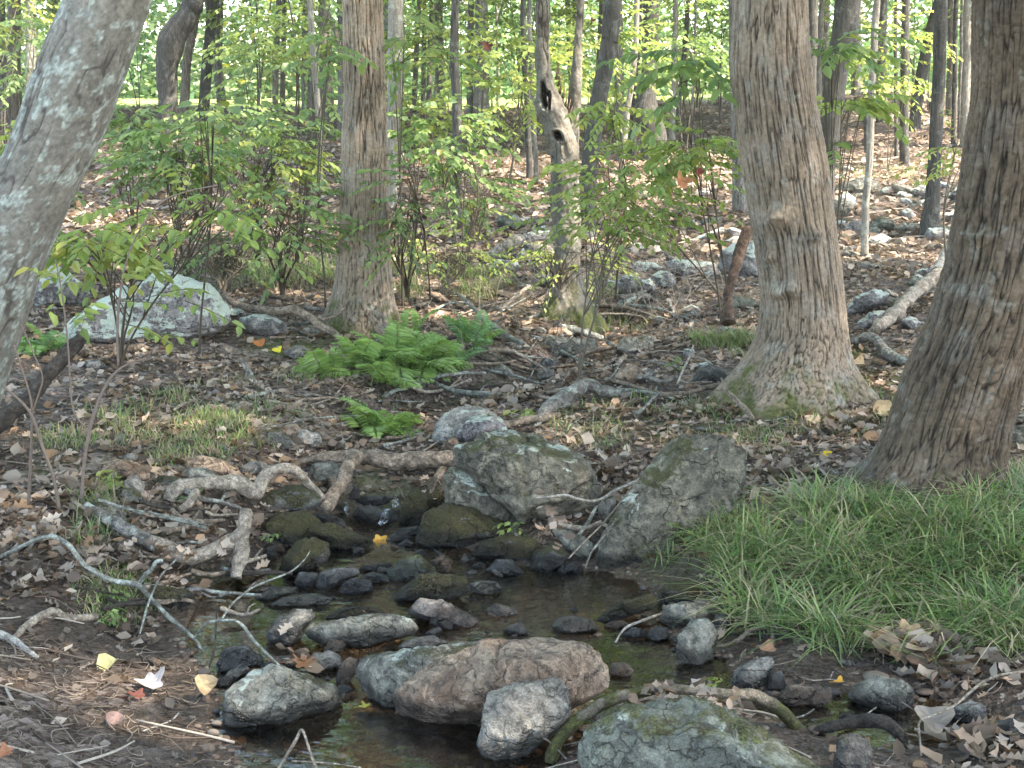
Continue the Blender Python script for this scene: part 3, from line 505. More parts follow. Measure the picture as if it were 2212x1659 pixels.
 ('c3', [(1690,1390),(1710,1330),(1780,1300),(1830,1350),(1760,1395)], 'lichen', 'grey block between the stout dark trunk and the nearest right trunk', .8),
 ('c3', [(1030,1400),(1050,1370),(1100,1375),(1100,1410),(1060,1420)], 'lichen', 'small stone beside the knobbly trunk on the slope', .8),
 ('b1', [(1340,1000),(1400,910),(1520,890),(1640,980),(1640,1040),(1500,1050),(1360,1060)], 'blue', 'blue-black wet stone behind the pale-topped boulder', .8),
 ('b1', [(1600,1030),(1700,960),(1840,960),(1870,1010),(1780,1050)], 'blue', 'glossy dark stone right of the blue-black one', .8),
 ('b1', [(1900,1000),(1960,940),(2060,930),(2120,970),(2110,1030),(1990,1060)], 'pale', 'cream stone behind the orange oak leaf', .8),
 ('b2', [(30,1130),(60,1010),(120,970),(175,980),(160,1070),(100,1140)], 'tan', 'pinkish-brown stone touching the end of the blue-grey slab', .8),
 ('b1', [(1370,1110),(1430,1050),(1500,1018),(1560,1045),(1480,1110)], 'pale', 'small cream stone at the left of the pale-topped boulder', .8),
 ('b1', [(910,970),(960,965),(1085,1040),(1070,1070),(960,1040)], 'tan', 'small rusty stone on the muddy left shore', .8),
 ('b1', [(1570,600),(1680,530),(1860,540),(1840,580),(1640,620)], 'slab', 'flat half-drowned stone with white streaks at the left of the pool', .8),
 ('b1', [(1640,650),(1760,590),(1960,575),(2080,610),(2040,650),(1800,660)], 'slab', 'pale flat stone just under the water surface', .7),
 ('b1', [(820,620),(880,520),(1000,520),(1180,560),(1210,640),(1100,690),(930,690)], 'moss', 'mossy stump-like lump under the log at the left shore', .8),
 ('b2', [(1740,1080),(1750,1010),(1830,1000),(1890,1050),(1850,1100)], 'tan', 'small yellow-brown stone at the right end of the long brown boulder', .8),
 ('m2', [(1320,1590),(1380,1530),(1470,1530),(1480,1590),(1400,1625)], 'blue', 'small square wet stone left of the upright grey block', .9),
 ('m2', [(1180,1580),(1240,1535),(1340,1545),(1330,1590),(1240,1605)], 'blue', 'flat wet stone left of the small square one', .9),
 ('m2', [(1060,1535),(1120,1495),(1200,1490),(1235,1520),(1150,1545)], 'tan', 'flat reddish stone below the long sloping mossy stone', .9),
 ('m2', [(1460,1410),(1480,1375),(1520,1380),(1520,1410)], 'pale', 'tiny cream stone behind the rounded grey stone', .9),
 ('m2', [(1740,1510),(1770,1450),(1840,1450),(1865,1500),(1800,1535)], 'dark', 'dark stone under the grass right of the upright block', .9),
 ('b3', [(1050,1010),(1080,980),(1150,990),(1165,1020),(1100,1035)], 'pale', 'flat pale stone on the gravel bar', .8),
 ('b3', [(740,800),(780,745),(850,740),(860,790),(810,810)], 'tan', 'small brown stone at the edge of the grass', .8),
 ('b3', [(1720,1390),(1760,1290),(1870,1240),(1960,1260),(1980,1330),(1900,1390)], 'pale', 'pale rough stone behind the bent stick at the lower right', .8),
 ('b3', [(1950,1480),(2020,1380),(2150,1340),(2240,1400),(2240,1500),(2050,1560)], 'dark', 'dark stone in the lower right corner', .8),
 ('b3', [(1030,1640),(1050,1480),(1150,1440),(1240,1480),(1270,1580),(1250,1700),(1060,1700)], 'dark', 'black wet stone under the mossy root', .8),
]
for r_ in ROCKS:
    rock(r_[0], r_[1], r_[2], r_[3], r_[4], r_[5] if len(r_) > 5 else 0, r_[6] if len(r_) > 6 else .72)
def filler(n, boxes, mats, w0, w1, label, group, asp=(.35, .7), seed=0):
    rs = np.random.default_rng(seed+40)
    for k in range(n):
        bx = boxes[k % len(boxes)]; x = rs.uniform(bx[0], bx[2]); y = rs.uniform(bx[1], bx[3]); w_ = rs.uniform(w0, w1)*(.6+.8*rs.random()); h_ = w_*rs.uniform(*asp); th = np.sort(rs.uniform(0, 2*PI, 7))+rs.uniform(0, .3); th = np.linspace(0, 2*PI, 8)[:7]+rs.uniform(-.3, .3, 7)
        r = rs.uniform(.75, 1.1, 7); tl = rs.normal(0, .2); px = np.cos(th)*r*w_/2; py = np.sin(th)*r*h_/2; rock('f', [(x+a+b*tl, y+b+a*tl) for a, b in zip(px, py)], mats[k % len(mats)], label, .9, group=group)
filler(64, [(1260,400,1600,560),(1800,380,2090,560),(1330,540,1620,700),(1060,440,1240,620),(1830,540,1990,700),(1640,380,2100,470)], ['lichen','slab','grey','lichen','green'], 26, 70, 'lichened stone half sunk in the leaves of the right slope', 'stones strewn over the right slope', seed=1)
filler(34, [(900,640,1180,880),(1150,640,1500,760),(1050,780,1500,880)], ['grey','tan','halfmoss','dark'], 24, 60, 'weathered stone lying in or beside the dry gully', 'stones in the dry gully', seed=2)
filler(30, [(450,880,720,1000),(540,1000,760,1140),(250,980,480,1110)], ['grey','halfmoss','tan','dark'], 20, 48, 'small stone packed between roots on the left bank', 'small stones packed on the left bank', seed=3)
filler(80, [(560,1180,1150,1240),(700,1290,1300,1400),(420,1440,760,1540),(1380,1320,1720,1440),(1480,1490,2050,1560)], ['blue','dark','grey','tan'], 14, 42, 'small wet stone scattered in the shallow water', 'small wet stones in the creek', (.4, .75), seed=4)
filler(16, [(60,560,460,700),(150,740,480,900),(500,620,720,760)], ['lichen','tan','grey'], 24, 60, 'stone lying in the litter of the left bank', 'stones in the litter of the left bank', seed=5)

# ---------------------------------------------------------------- foliage helpers
LEAF7 = (np.array([(0,0,0),(.3,.5,.05),(.7,.4,.03),(1,0,-.10),(.7,-.4,.03),(.3,-.5,.05),(.5,0,-.05)]), np.array([(0,6,1),(1,6,2),(2,6,3),(3,6,4),(4,6,5),(5,6,0)]))
LEAF4 = (np.array([(0,0,0),(.45,.5,.03),(1,0,-.05),(.45,-.5,.03)]), np.array([(0,3,2,1)]))
DEADT = (np.array([(0,0,.05),(.25,.35,.22),(.6,.5,.05),(.75,.18,.12),(1,0,.3),(.8,-.25,.02),(.55,-.5,.25),(.2,-.3,.0),(.5,0,-.03)]), np.array([(0,8,1),(1,8,2),(2,8,3),(3,8,4),(4,8,5),(5,8,6),(6,8,7),(7,8,0)]))
DEADO = (np.array([(0,0,.02),(.3,.5,.2),(.7,.42,.14),(1,.03,.16),(.7,-.4,.05),(.3,-.5,.12),(.5,0,-.02)]), LEAF7[1])
_o = [(0,0,0),(.14,.16,.06),(.24,.46,.16),(.36,.22,.06),(.50,.55,.18),(.62,.24,.05),(.76,.42,.16),(.84,.15,.08),(1,.02,.14),(.82,-.18,.06),(.72,-.42,.04),(.60,-.22,.02),(.48,-.52,.12),(.34,-.2,.03),(.22,-.42,.1),(.12,-.14,.03)]
DEADK = (np.array(_o+[(.3,0,-.03),(.7,0,-.02)]), np.array([(i, 16 if (i+.5) < 5 or i > 11 else 17, (i+1) % 16) for i in range(16)]+[(16,17,5),(17,16,11)])[:, [0, 1, 2]])
DEADS = (np.array([(0,0,.0),(.5,.42,.22),(1,0,.1),(.5,-.42,.05)]), np.array([(0,3,2),(0,2,1)]))
def leaves(mb, tpl, P, D, Nn, L, W, col):
    """a leaf per row: base P, direction D, normal Nn"""
    T, F = tpl; D = unit(D); B = unit(np.cross(Nn, D)); Nn = np.cross(D, B); L = np.broadcast_to(L, (len(P),)); W = np.broadcast_to(W, (len(P),))
    V = P[:, None]+D[:, None]*(T[None, :, 0:1]*L[:, None, None])+B[:, None]*(T[None, :, 1:2]*W[:, None, None])+Nn[:, None]*(T[None, :, 2:3]*L[:, None, None])
    k = len(T); FF = (F[None]+(np.arange(len(P))*k)[:, None, None]).reshape(-1, F.shape[1])
    mb.add(V.reshape(-1, 3), FF, np.repeat(np.broadcast_to(col, (len(P), 3)), k, axis=0))
GREENS = np.array([(.15,.24,.08),(.19,.28,.09),(.24,.33,.12),(.12,.20,.08),(.28,.36,.13),(.19,.28,.14)])
YGREEN = np.array([(.24,.32,.09),(.31,.39,.11),(.20,.29,.08),(.41,.42,.13),(.27,.36,.13)])
def greens(n, pal=GREENS, yellow=.03, rs=rng):
    c = pal[rs.integers(0, len(pal), n)]*rs.uniform(.75, 1.25, (n, 1))
    y = rs.random(n) < yellow; c[y] = np.array([.42,.36,.05])*rs.uniform(.7, 1.1, (y.sum(), 1)); return c
def sprays(leaf_mb, twig_mb, O, D, L, nl, ll, lw, rs, pal=GREENS, tpl=LEAF7, yellow=.03, twr=.0022, droop=.25):
    D = unit(D); n = len(O); L = np.broadcast_to(L, (n,)); dr = droop*rs.uniform(.4, 1.6, n)
    t = (np.arange(nl)+.6)/nl; t = np.clip(t[None]+rs.normal(0, .02, (n, nl)), .08, 1.0)
    P = O[:, None]+D[:, None]*(t*L[:, None])[..., None]; P[..., 2] -= dr[:, None]*L[:, None]*t*t
    side = np.where(np.arange(nl) % 2 == 0, 1, -1)[None]*np.ones((n, 1)); S_ = unit(np.cross([0, 0, 1.], D))
    a = rs.uniform(.6, 1.15, (n, nl))*side; dd = D[:, None]*np.cos(a)[..., None]+S_[:, None]*np.sin(a)[..., None]; dd[..., 2] += -.18-rs.random((n, nl))*.4-(t*dr[:, None])
    nn = np.array([0, 0, 1.])+rs.normal(0, .33, (n, nl, 3)); sz = rs.uniform(.6, 1.15, (n, nl))*ll; base = greens(n, pal, 0, rs)
    col = .5*greens(n*nl, pal, yellow, rs)+.5*np.repeat(base, nl, 0)
    leaves(leaf_mb, tpl, P.reshape(-1, 3), dd.reshape(-1, 3), nn.reshape(-1, 3), sz.ravel(), sz.ravel()*lw, col)
    if twig_mb is not None:
        for i in range(n):
            tt = np.linspace(0, 1, 5)[:, None]; Q = O[i]+D[i]*tt*L[i]; Q[:, 2] -= dr[i]*L[i]*(tt**2)[:, 0]; tube(twig_mb, Q, np.linspace(twr, twr*.35, 5), 3, col=(.09, .075, .05), cap=False)
def gz(x, y): return float(H(np.array([x]), np.array([y]))[0])

# ---------------------------------------------------------------- hero trunks with modelled bark
def trunk_bark(rows, Y, top, kind, lobes=5, flare=.10, knobs=(), holes=(), sides=280, step=.008, seed=0, moss=0., ell=1.):
    """rows: (py, left px, right px); top: further (x, y, z, radius) rings above the frame"""
    R_ = []
    for py, xl, xr in sorted(rows, key=lambda r: -r[0]):
        c = atY((xl+xr)/2, py, Y); rad = (xr-xl)/2*(Y/ray((xl+xr)/2, py)[1])/FPX; R_.append((c[0], Y, c[2], rad))
    R_ = np.array(R_+[tuple(q) for q in top]); z = R_[:, 2]; hid = np.interp
    zz = np.concatenate([np.arange(z[0], min(z[-1], CAMZ+.75*Y/7+.35), step), np.arange(min(z[-1], CAMZ+.75*Y/7+.35), z[-1], .12)])
    cx, cy, rr = (hid(zz, z, R_[:, k]) for k in (0, 1, 3))
    kk = np.exp(-(np.arange(-12, 13)/6.)**2); kk /= kk.sum()
    def smo(a): return np.convolve(np.pad(a, 12, mode='reflect', reflect_type='odd'), kk, 'valid')
    cx, cy, rr = smo(cx), smo(cy), smo(rr)
    th = np.linspace(0, 2*PI, sides, endpoint=False); h = (zz-z[0])[:, None]; T, Z = np.meshgrid(th, zz)
    r0 = np.broadcast_to(rr[:, None], T.shape); fl = np.exp(-h/.16); r = r0*(1+flare*fl*np.cos(lobes*T+seed+.8*noise(p3(np.cos(T)*2, np.sin(T)*2, 0), seed)))
    cs, sn = np.cos(T), np.sin(T); q = p3(cs*r0, sn*r0, Z)+seed*7.7
    r = r*(1+.035*noise(q*3.0, 1))
    if kind == 'furrow': f = 74; a = .012; warp = .10; sc = 19
    elif kind == 'plate': f = 60; a = .013; warp = .12; sc = 13
    elif kind == 'smooth': f = 26; a = .003; warp = .6; sc = 2.2
    else: f = 26; a = .005; warp = .6; sc = 2.0
    w_ = p3(noise(q*6, 2), noise(q*6, 3), 0)*.012*warp/.35+q*0; qq = q+w_
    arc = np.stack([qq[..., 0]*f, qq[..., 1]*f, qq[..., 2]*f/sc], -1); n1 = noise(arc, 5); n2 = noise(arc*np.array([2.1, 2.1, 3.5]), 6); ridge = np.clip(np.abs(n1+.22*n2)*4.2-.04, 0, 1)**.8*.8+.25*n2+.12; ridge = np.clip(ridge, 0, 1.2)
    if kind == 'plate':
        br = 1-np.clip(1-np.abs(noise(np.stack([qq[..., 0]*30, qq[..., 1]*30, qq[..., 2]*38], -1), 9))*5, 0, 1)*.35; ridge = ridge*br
    fine = fbm(q*90, 2, 7); disp = a*(ridge-.7)+a*.25*fine
    if kind in ('smooth', 'gnarl'):
        crk = np.clip(1-np.abs(noise(np.stack([qq[..., 0]*27, qq[..., 1]*27, qq[..., 2]*7], -1), 9))*6, 0, 1)*sm(noise(q*5, 12)*2+.6)
        disp = a*(.5*fine+.6*n1)-.006*crk; ridge = np.clip(.62+.35*fine+.25*n1-.75*crk, 0, 1.1)
        if kind == 'gnarl': disp = disp+.016*noise(q*np.array([14, 14, 6]), 15)+.006*noise(q*np.array([40, 40, 18]), 16)
    X = cx[:, None]+cs*(r+disp); Yy = cy[:, None]+sn*(r+disp)*ell; P = p3(X, Yy, Z)
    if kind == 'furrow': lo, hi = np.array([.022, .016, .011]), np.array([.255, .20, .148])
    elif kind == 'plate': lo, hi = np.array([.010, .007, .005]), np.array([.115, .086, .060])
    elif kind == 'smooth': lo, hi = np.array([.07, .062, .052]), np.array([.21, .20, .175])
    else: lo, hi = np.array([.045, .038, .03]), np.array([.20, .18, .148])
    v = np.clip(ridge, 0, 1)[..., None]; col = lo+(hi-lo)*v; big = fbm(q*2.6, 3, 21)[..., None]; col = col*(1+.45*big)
    grey = sm(fbm(q*9, 3, 22)*2+.1)[..., None]*(.15 if kind == 'plate' else .28); col = col*(1-grey)+np.array([.25, .245, .225])*(.35+.75*v)*grey
    lam = {'smooth': .95, 'furrow': .25, 'plate': .18}.get(kind, .3)
    ln = fbm(q*(np.array([30, 30, 24.]) if kind == 'smooth' else np.array([21, 21, 17.])), 4, 33)+.3*fbm(q*4.2, 2, 31); lm = sm((ln-(.11 if kind == 'smooth' else .34))*10)[..., None]*lam*(.6+.4*v); col = col*(1-lm)+(np.array([.33, .37, .34]) if kind == 'smooth' else np.array([.40, .45, .40]))*(.8+.6*fine[..., None])*lm
    if moss:
        mh = moss*np.exp(-h/.30)+.25*moss*np.exp(-h/1.0)*np.clip(-cs, 0, 1); mm = sm((mh+.35*fbm(q*11, 3, 41)-.32)*3.5)[..., None]*.85; col = col*(1-mm)+np.array([.085, .10, .022])*(.7+.8*np.abs(fine[..., None]))*mm
    for (px, py, rad_, amp) in knobs:
        k = atY(px, py, Y-.2); k2 = atY(px, py, Y); d = np.sqrt((P[..., 0]-k2[0])**2+(P[..., 2]-k2[2])**2); front = sn < .3; g = np.exp(-(d/rad_)**2)*front
        P = P+np.stack([cs, sn, sn*0+.0], -1)*(amp*g*(1+.35*noise(q*45, 4)))[..., None]
        col = col*(1+.35*(np.exp(-((d-rad_)/(rad_*.35))**2)*front*noise(q*30, 2))[..., None])
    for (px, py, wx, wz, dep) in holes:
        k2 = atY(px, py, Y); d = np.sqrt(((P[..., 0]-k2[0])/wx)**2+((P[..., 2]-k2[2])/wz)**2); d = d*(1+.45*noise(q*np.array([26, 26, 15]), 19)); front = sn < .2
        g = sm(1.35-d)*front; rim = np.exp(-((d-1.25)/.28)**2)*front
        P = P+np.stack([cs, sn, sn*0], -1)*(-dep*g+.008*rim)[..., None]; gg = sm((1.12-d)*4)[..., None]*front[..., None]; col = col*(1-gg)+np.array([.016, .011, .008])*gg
    n, s_ = P.shape[:2]; i = np.arange(n-1)[:, None]; j = np.arange(s_)[None]; F = np.stack([i*s_+j, i*s_+(j+1) % s_, (i+1)*s_+(j+1) % s_, (i+1)*s_+j], -1).reshape(-1, 4)
    return P.reshape(-1, 3), F, np.clip(col, .003, .9).reshape(-1, 3), R_
CROWNS = []
def crown_mesh(seed, R=2.4, Hh=4.2, n=1050):
    rs = np.random.default_rng(seed); mb = MB(); tw = MB()
    d = unit(rs.normal(size=(n, 3))); rad = rs.uniform(.25, 1, (n, 1))**.6; O = d*rad*np.array([R, R, Hh/2]); k = fbm(O*.8, 2, seed) > -.12; O = O[k]; d = d[k]
    dd = d*np.array([1, 1, .3])+rs.normal(0, .4, d.shape); sprays(mb, None, O, dd, rs.uniform(.35, .7, len(O)), 7, .15, .6, rs, tpl=LEAF4)
    for _ in range(11):
        q = unit(rs.normal(size=3)); q[2] = abs(q[2])*.5-.2; tube(tw, resample([(0, 0, -Hh*.55+rs.uniform(0, 1.6)), q*np.array([R*.4, R*.4, 1])+[0, 0, -.4], q*np.array([R, R, Hh*.4])*.85], 8), np.linspace(.045, .008, 9)[:len(resample([(0,0,0),(1,1,1),(2,2,2)], 8))], 5, col=(.12, .10, .08), cap=False)
    return mb, tw
def crowns_init():
    for k in range(3):
        a, b = crown_mesh(50+k); m1 = a.mesh('crown'); m1.materials.append(M_LEAF); m2 = b.mesh('limb'); m2.materials.append(BK['grey']); CROWNS.append((m1, m2))
crowns_init()
def add_crown(root, top, k, scale=1.):
    for nm, me in zip(('crown', 'limb'), CROWNS[k % 3]):
        o = link(nm, me, None, root); o.location = [top[i]-root.location[i] for i in range(3)]; o.scale = (scale,)*3; o.rotation_euler = (0, 0, k*1.7)
def hero_tree(nm, rows, Y, top, label, crown_k, crown_s=1.2, **kw):
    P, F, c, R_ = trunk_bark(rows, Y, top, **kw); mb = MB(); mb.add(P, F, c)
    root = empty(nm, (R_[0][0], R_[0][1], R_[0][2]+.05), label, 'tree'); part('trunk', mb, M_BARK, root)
    t = R_[-1]; add_crown(root, (t[0], t[1], t[2]+.6), crown_k, crown_s); return root
hero_tree('tree', [(0,139,326),(100,98,292),(200,61,258),(288,30,226),(437,-40,153),(600,-122,85),(750,-190,38),(850,-220,5),(960,-262,-30),(1010,-285,-35)], 5.7, [(-1.25,5.6,3.2,.16),(-.9,5.5,5,.14),(-.7,5.4,7.5,.1)],
  'thick pale-barked tree leaning in from the left, blotched with whitish lichen', 0, kind='smooth', seed=1, lobes=4, flare=.05, moss=.0)
hero_tree('tree', [(0,741,826),(200,743,833),(400,737,838),(500,732,838),(600,724,846),(640,717,850),(680,700,862),(715,690,880),(745,670,896)], 9.5, [(-1.0,9.5,4,.135),(-.95,9.5,8,.11)],
  'straight furrowed tree left of centre with a mossy foot among ferns', 1, kind='furrow', seed=2, moss=.75, lobes=5)
hero_tree('tree', [(0,1588,1744),(60,1582,1747),(150,1579,1752),(250,1590,1766),(350,1603,1784),(450,1619,1801),(550,1635,1812),(650,1645,1822),(720,1636,1829),(770,1614,1836),(805,1590,1852),(850,1556,1884),(885,1535,1905)], 7.2,
  [(1.25,7.2,4,.18),(1.2,7.3,6,.15),(1.25,7.3,8,.11)], 'stout brown tree right of centre with knobs on its bark and a flared foot', 2, kind='furrow', seed=3, moss=.55, lobes=7, flare=.12, sides=400, step=.006,
  knobs=[(1668,466,.05,.055),(1738,500,.032,.05),(1695,616,.036,.06),(1655,552,.03,.03),(1668,628,.025,.03)])
hero_tree('tree', [(0,2108,2335),(200,2104,2325),(347,2086,2310),(486,2065,2290),(576,2046,2270),(687,2010,2245),(792,1961,2212),(844,1944,2200),(896,1926,2181),(965,1903,2168),(1000,1880,2168),(1040,1835,2178),(1075,1790,2195),(1110,1740,2215)], 5.6,
  [(1.9,5.6,3.2,.19),(1.85,5.6,5,.16),(1.8,5.7,7,.12)], 'darkest and nearest tree at the right edge, curved deep-plated trunk rising from the grass', 0, kind='plate', seed=4, moss=.4, lobes=6, flare=.13, sides=460, step=.006, knobs=[(1975,500,.03,.02),(2085,505,.03,.02)])
def hollow_tree():
    Y = 10.5; kw = dict(kind='gnarl', seed=5)
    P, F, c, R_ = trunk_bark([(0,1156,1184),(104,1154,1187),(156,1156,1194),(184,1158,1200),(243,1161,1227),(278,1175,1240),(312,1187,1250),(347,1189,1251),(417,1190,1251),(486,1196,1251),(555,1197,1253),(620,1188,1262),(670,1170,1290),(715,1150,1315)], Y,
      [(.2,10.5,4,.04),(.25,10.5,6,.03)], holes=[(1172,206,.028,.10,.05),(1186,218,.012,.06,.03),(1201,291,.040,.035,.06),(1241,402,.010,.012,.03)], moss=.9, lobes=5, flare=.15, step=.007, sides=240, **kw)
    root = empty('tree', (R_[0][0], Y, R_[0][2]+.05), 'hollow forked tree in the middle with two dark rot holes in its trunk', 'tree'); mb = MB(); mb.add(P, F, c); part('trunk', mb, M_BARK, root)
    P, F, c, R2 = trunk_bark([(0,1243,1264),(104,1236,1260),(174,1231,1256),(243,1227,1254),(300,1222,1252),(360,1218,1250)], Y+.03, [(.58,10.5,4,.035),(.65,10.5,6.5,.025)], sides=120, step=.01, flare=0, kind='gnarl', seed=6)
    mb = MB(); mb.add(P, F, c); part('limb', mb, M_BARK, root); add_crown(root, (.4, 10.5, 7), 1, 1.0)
    rs = np.random.default_rng(4)                     # splintered rotten edge
    for k in range(7):
        q = atY(1198+k*5+rs.uniform(-3, 3), 172+k*15, Y-.02); mb = MB(); tube(mb, [q, q+[.01, -.01, .05], q+[.015+rs.uniform(0, .02), -.015, .11]], [.012, .008, .002], 6, .5, k, (.17, .11, .075)); part('splinter', mb, M_WOOD, root)
hollow_tree()

# ---------------------------------------------------------------- the other trunks
def bend_tree(pts, ybase, mat, label, Y=None, hgt=None, crown=True, seed=0):
    """pts: (py, px, width px) from the top down"""
    xb = pts[-1][1]; g = hit(xb, ybase); Yt = g[1] if Y is None else Y; g = atY(xb, ybase, Yt); L = []
    for py, px, w_ in pts+[(ybase, xb, pts[-1][2]*1.12), (ybase+6, xb, pts[-1][2]*1.5)]:
        c = atY(px, py, Yt); L.append((c[0], Yt, c[2], w_/2*Yt/FPX))
    L = np.array(L[::-1]); up = (L[-1]-L[-2]) if len(L) > 4 else L[-1]-L[1]; up = up/max(up[2], .05)
    ht = hgt or 6.5+seed % 4; z1 = max(L[-1][2]+1.5, ht); dz = z1-L[-1][2]; ex = L[-1]+up*dz*.6*np.array([1, 1, 0, 0]); ex[2] = z1; ex[3] = L[-1][3]*.55; L = np.vstack([L, ex])
    R = resample(L, 70); mb = MB(); wob = .012*fbm(p3(0, 0, R[:, 2]*2)+seed*9, 2, 3)
    tube(mb, np.stack([R[:, 0]+wob, R[:, 1], R[:, 2]], 1), np.maximum(R[:, 3], .004), 20 if pts[0][2] > 14 else 10, .07, seed, fr=3)
    root = empty('tree', (L[0][0], Yt, L[0][2]+.1), label, 'tree'); part('trunk', mb, BK[mat], root)
    if crown: add_crown(root, (ex[0], ex[1], z1+.8), seed, .75 if Yt < 20 else 1.)
    return root
def st(xt, xb, w_, yb): return [(-30, xt+(xt-xb)*.04, w_*.85), (yb*.5, (xt+xb)/2, w_*.95), (yb*.9, xb+(xt-xb)*.1, w_)]
T = [
 (st(30,28,30,255), 255, 'brown', 'brown tree at the far left edge of the photo'), (st(66,66,24,190), 215, 'grey', 'greyish trunk second from the left edge, half veiled by leaves'),
 ([(-30,114,15),(60,122,16),(110,125,15)], 235, 'grey', 'thin trunk just left of the leaning pale tree'),
 ([(-30,420,42),(0,416,40),(35,406,45),(62,385,52),(85,372,58),(104,368,57),(139,361,47),(174,361,45),(210,362,41)], 300, 'dark', 'elbow-bent dark tree leaning right above its kink'),
 ([(-30,432,18),(60,418,18),(140,403,19),(210,400,20),(250,395,22)], 268, 'brown', 'short-looking brown trunk beside the elbow-bent tree'),
 (st(458,438,24,258), 262, 'dark', 'straight dark trunk right of the elbow-bent tree'), (st(478,474,8,250), 262, 'grey', 'thin pole right of the straight dark trunk, fourth right of the bent tree'),
 (st(614,610,12,215), 235, 'brown', 'thin ragged brown trunk standing alone in the bright gap left of the furrowed tree'), (st(665,667,30,240), 250, 'grey', 'smooth grey trunk left of the furrowed tree'),
 ([(-30,670,12),(120,676,13),(250,688,13),(330,690,14)], 392, 'pale', 'pale slim trunk in front of the smooth grey one'), (st(698,708,29,250), 262, 'grey', 'wide grey trunk directly left of the furrowed tree'),
 ([(-30,694,9),(30,708,10),(60,722,10),(120,738,10),(200,742,10)], 320, 'brown', 'curving thin stem touching the furrowed tree on its left'),
 ([(-30,856,30),(100,853,32),(240,850,30),(350,846,26)], 448, 'pale', 'pale-sided trunk just right of the furrowed tree'),
 (st(906,894,12,235), 240, 'grey', 'leftmost of the four slim trunks in the bright gap'), (st(917,914,11,240), 246, 'grey', 'second of the four slim trunks in the bright gap'),
 (st(933,926,13,236), 240, 'grey', 'third of the four slim trunks in the bright gap'), ([(-30,945,14),(70,940,15),(130,948,15),(200,944,15)], 226, 'grey', 'slightly curved rightmost of the four slim trunks in the bright gap'),
 ([(-30,983,17),(120,982,19),(300,988,19),(420,987,20),(480,988,24)], 505, 'dark', 'dark slim tree with a mossy foot left of the hollow tree'), (st(1071,1076,6,180), 230, 'grey', 'very thin grey stem between the dark slim tree and the hollow tree'),
 (st(1130,1144,14,375), 388, 'dark', 'left of the pair of dark stems behind the hollow tree'), (st(1143,1158,11,380), 396, 'grey', 'right of the pair of dark stems behind the hollow tree'),
 ([(-30,1325,36),(104,1313,35),(243,1290,35),(347,1276,36),(440,1266,38)], 492, 'dark', 'thick black-barked tree leaning right, just right of the hollow tree'),
 (st(1337,1335,11,330), 345, 'grey', 'thin straight trunk right of the black-barked tree'), ([(-30,1375,12),(120,1371,12),(260,1352,13),(360,1342,13)], 402, 'pale', 'pale slanting thin trunk right of the black-barked tree'),
 ([(-30,1407,33),(150,1403,34),(208,1398,42),(250,1398,56),(290,1412,56)], 350, 'dark', 'big dark tree with a swollen crooked base in the right middle distance'), (st(1382,1366,15,330), 348, 'dark', 'narrow dark trunk close behind the crooked-based tree'),
 (st(1460,1452,13,290), 305, 'pale', 'pale slim trunk right of the crooked-based tree'), (st(1488,1464,11,260), 282, 'dark', 'slanting thin dark trunk at the left of the knobbly tree'), (st(1504,1494,6,290), 310, 'grey', 'pencil-thin stem left of the knobbly tree'),
 ([(-30,1588,26),(200,1590,28),(380,1598,30)], 462, 'grey', 'mossy-footed trunk peeping out left behind the knobbly tree'), (st(1758,1748,24,300), 350, 'dark', 'dark trunk peeping out right behind the knobbly tree'),
 ([(-30,1834,52),(100,1818,50),(174,1805,48),(312,1788,42),(390,1784,36)], 438, 'dark', 'thick dark ridged tree leaning right, behind the knobbly tree'),
 ([(-30,1894,14),(170,1886,14),(350,1876,15),(470,1868,16)], 553, 'pale', 'slender pale grey pole of a tree right of the knobbly tree'),
 (st(1912,1868,9,270), 330, 'dark', 'thin dark stem leaning across behind the slender pale pole'), (st(1935,1936,8,300), 340, 'dark', 'thinnest dark stem right of the slender pale pole'),
 (st(1957,1953,20,330), 357, 'dark', 'straight dark trunk halfway between the slender pale pole and the stout dark one'), ([(-30,2036,22),(60,2012,22),(160,1992,24),(250,1978,24)], 280, 'dark', 'dark trunk slanting behind the stout dark one'),
 ([(-30,2033,28),(150,2028,27),(300,2020,28),(430,2014,32),(480,2008,42)], 514, 'dark', 'stout dark tree with a flared foot, left of the nearest right trunk'), (st(2066,2060,11,295), 312, 'dark', 'left of two thin trunks beside the nearest right trunk'), (st(2080,2072,9,285), 300, 'grey', 'right of two thin trunks beside the nearest right trunk'),
 (st(2094,2086,23,300), 316, 'pale', 'pale trunk showing beside the nearest right trunk'),
]
for k, (p_, yb, mt, lb) in enumerate(T): bend_tree([tuple(q) for q in p_], yb, mt, lb, seed=k)
rs = np.random.default_rng(77)
gtree = [empty('tree', (0, 0, 0))]; COL.objects.unlink(gtree[0]); bpy.data.objects.remove(gtree[0])
mbt = MB(); tube(mbt, resample([(0, 0, -.3), (.03, 0, 2), (-.05, .02, 5), (.05, 0, 9)], 30), np.linspace(.10, .05, 31)[:len(resample([(0,0,0),(0,0,1),(0,0,2),(0,0,3)], 30))], 10, .08, 3); thin = mbt.mesh('trunk'); thin.materials.append(BK['grey'])
for k in range(34):                                   # slim trunks between and beyond, most half hidden
    Y = rs.uniform(27, 37); X = rs.uniform(-.42, .42)*Y; root = empty('tree', (X, Y, gz(X, Y)), 'slim far trunk half hidden in the green background', 'tree', 'slim far trunks in the green background')
    o = link('trunk', thin, None, root); s_ = rs.uniform(.6, 1.5); o.scale = (s_, s_, 1); o.rotation_euler = (rs.normal(0, .03), rs.normal(0, .05), rs.uniform(0, 6)); add_crown(root, (X, Y, 8.6), k, 1.1)
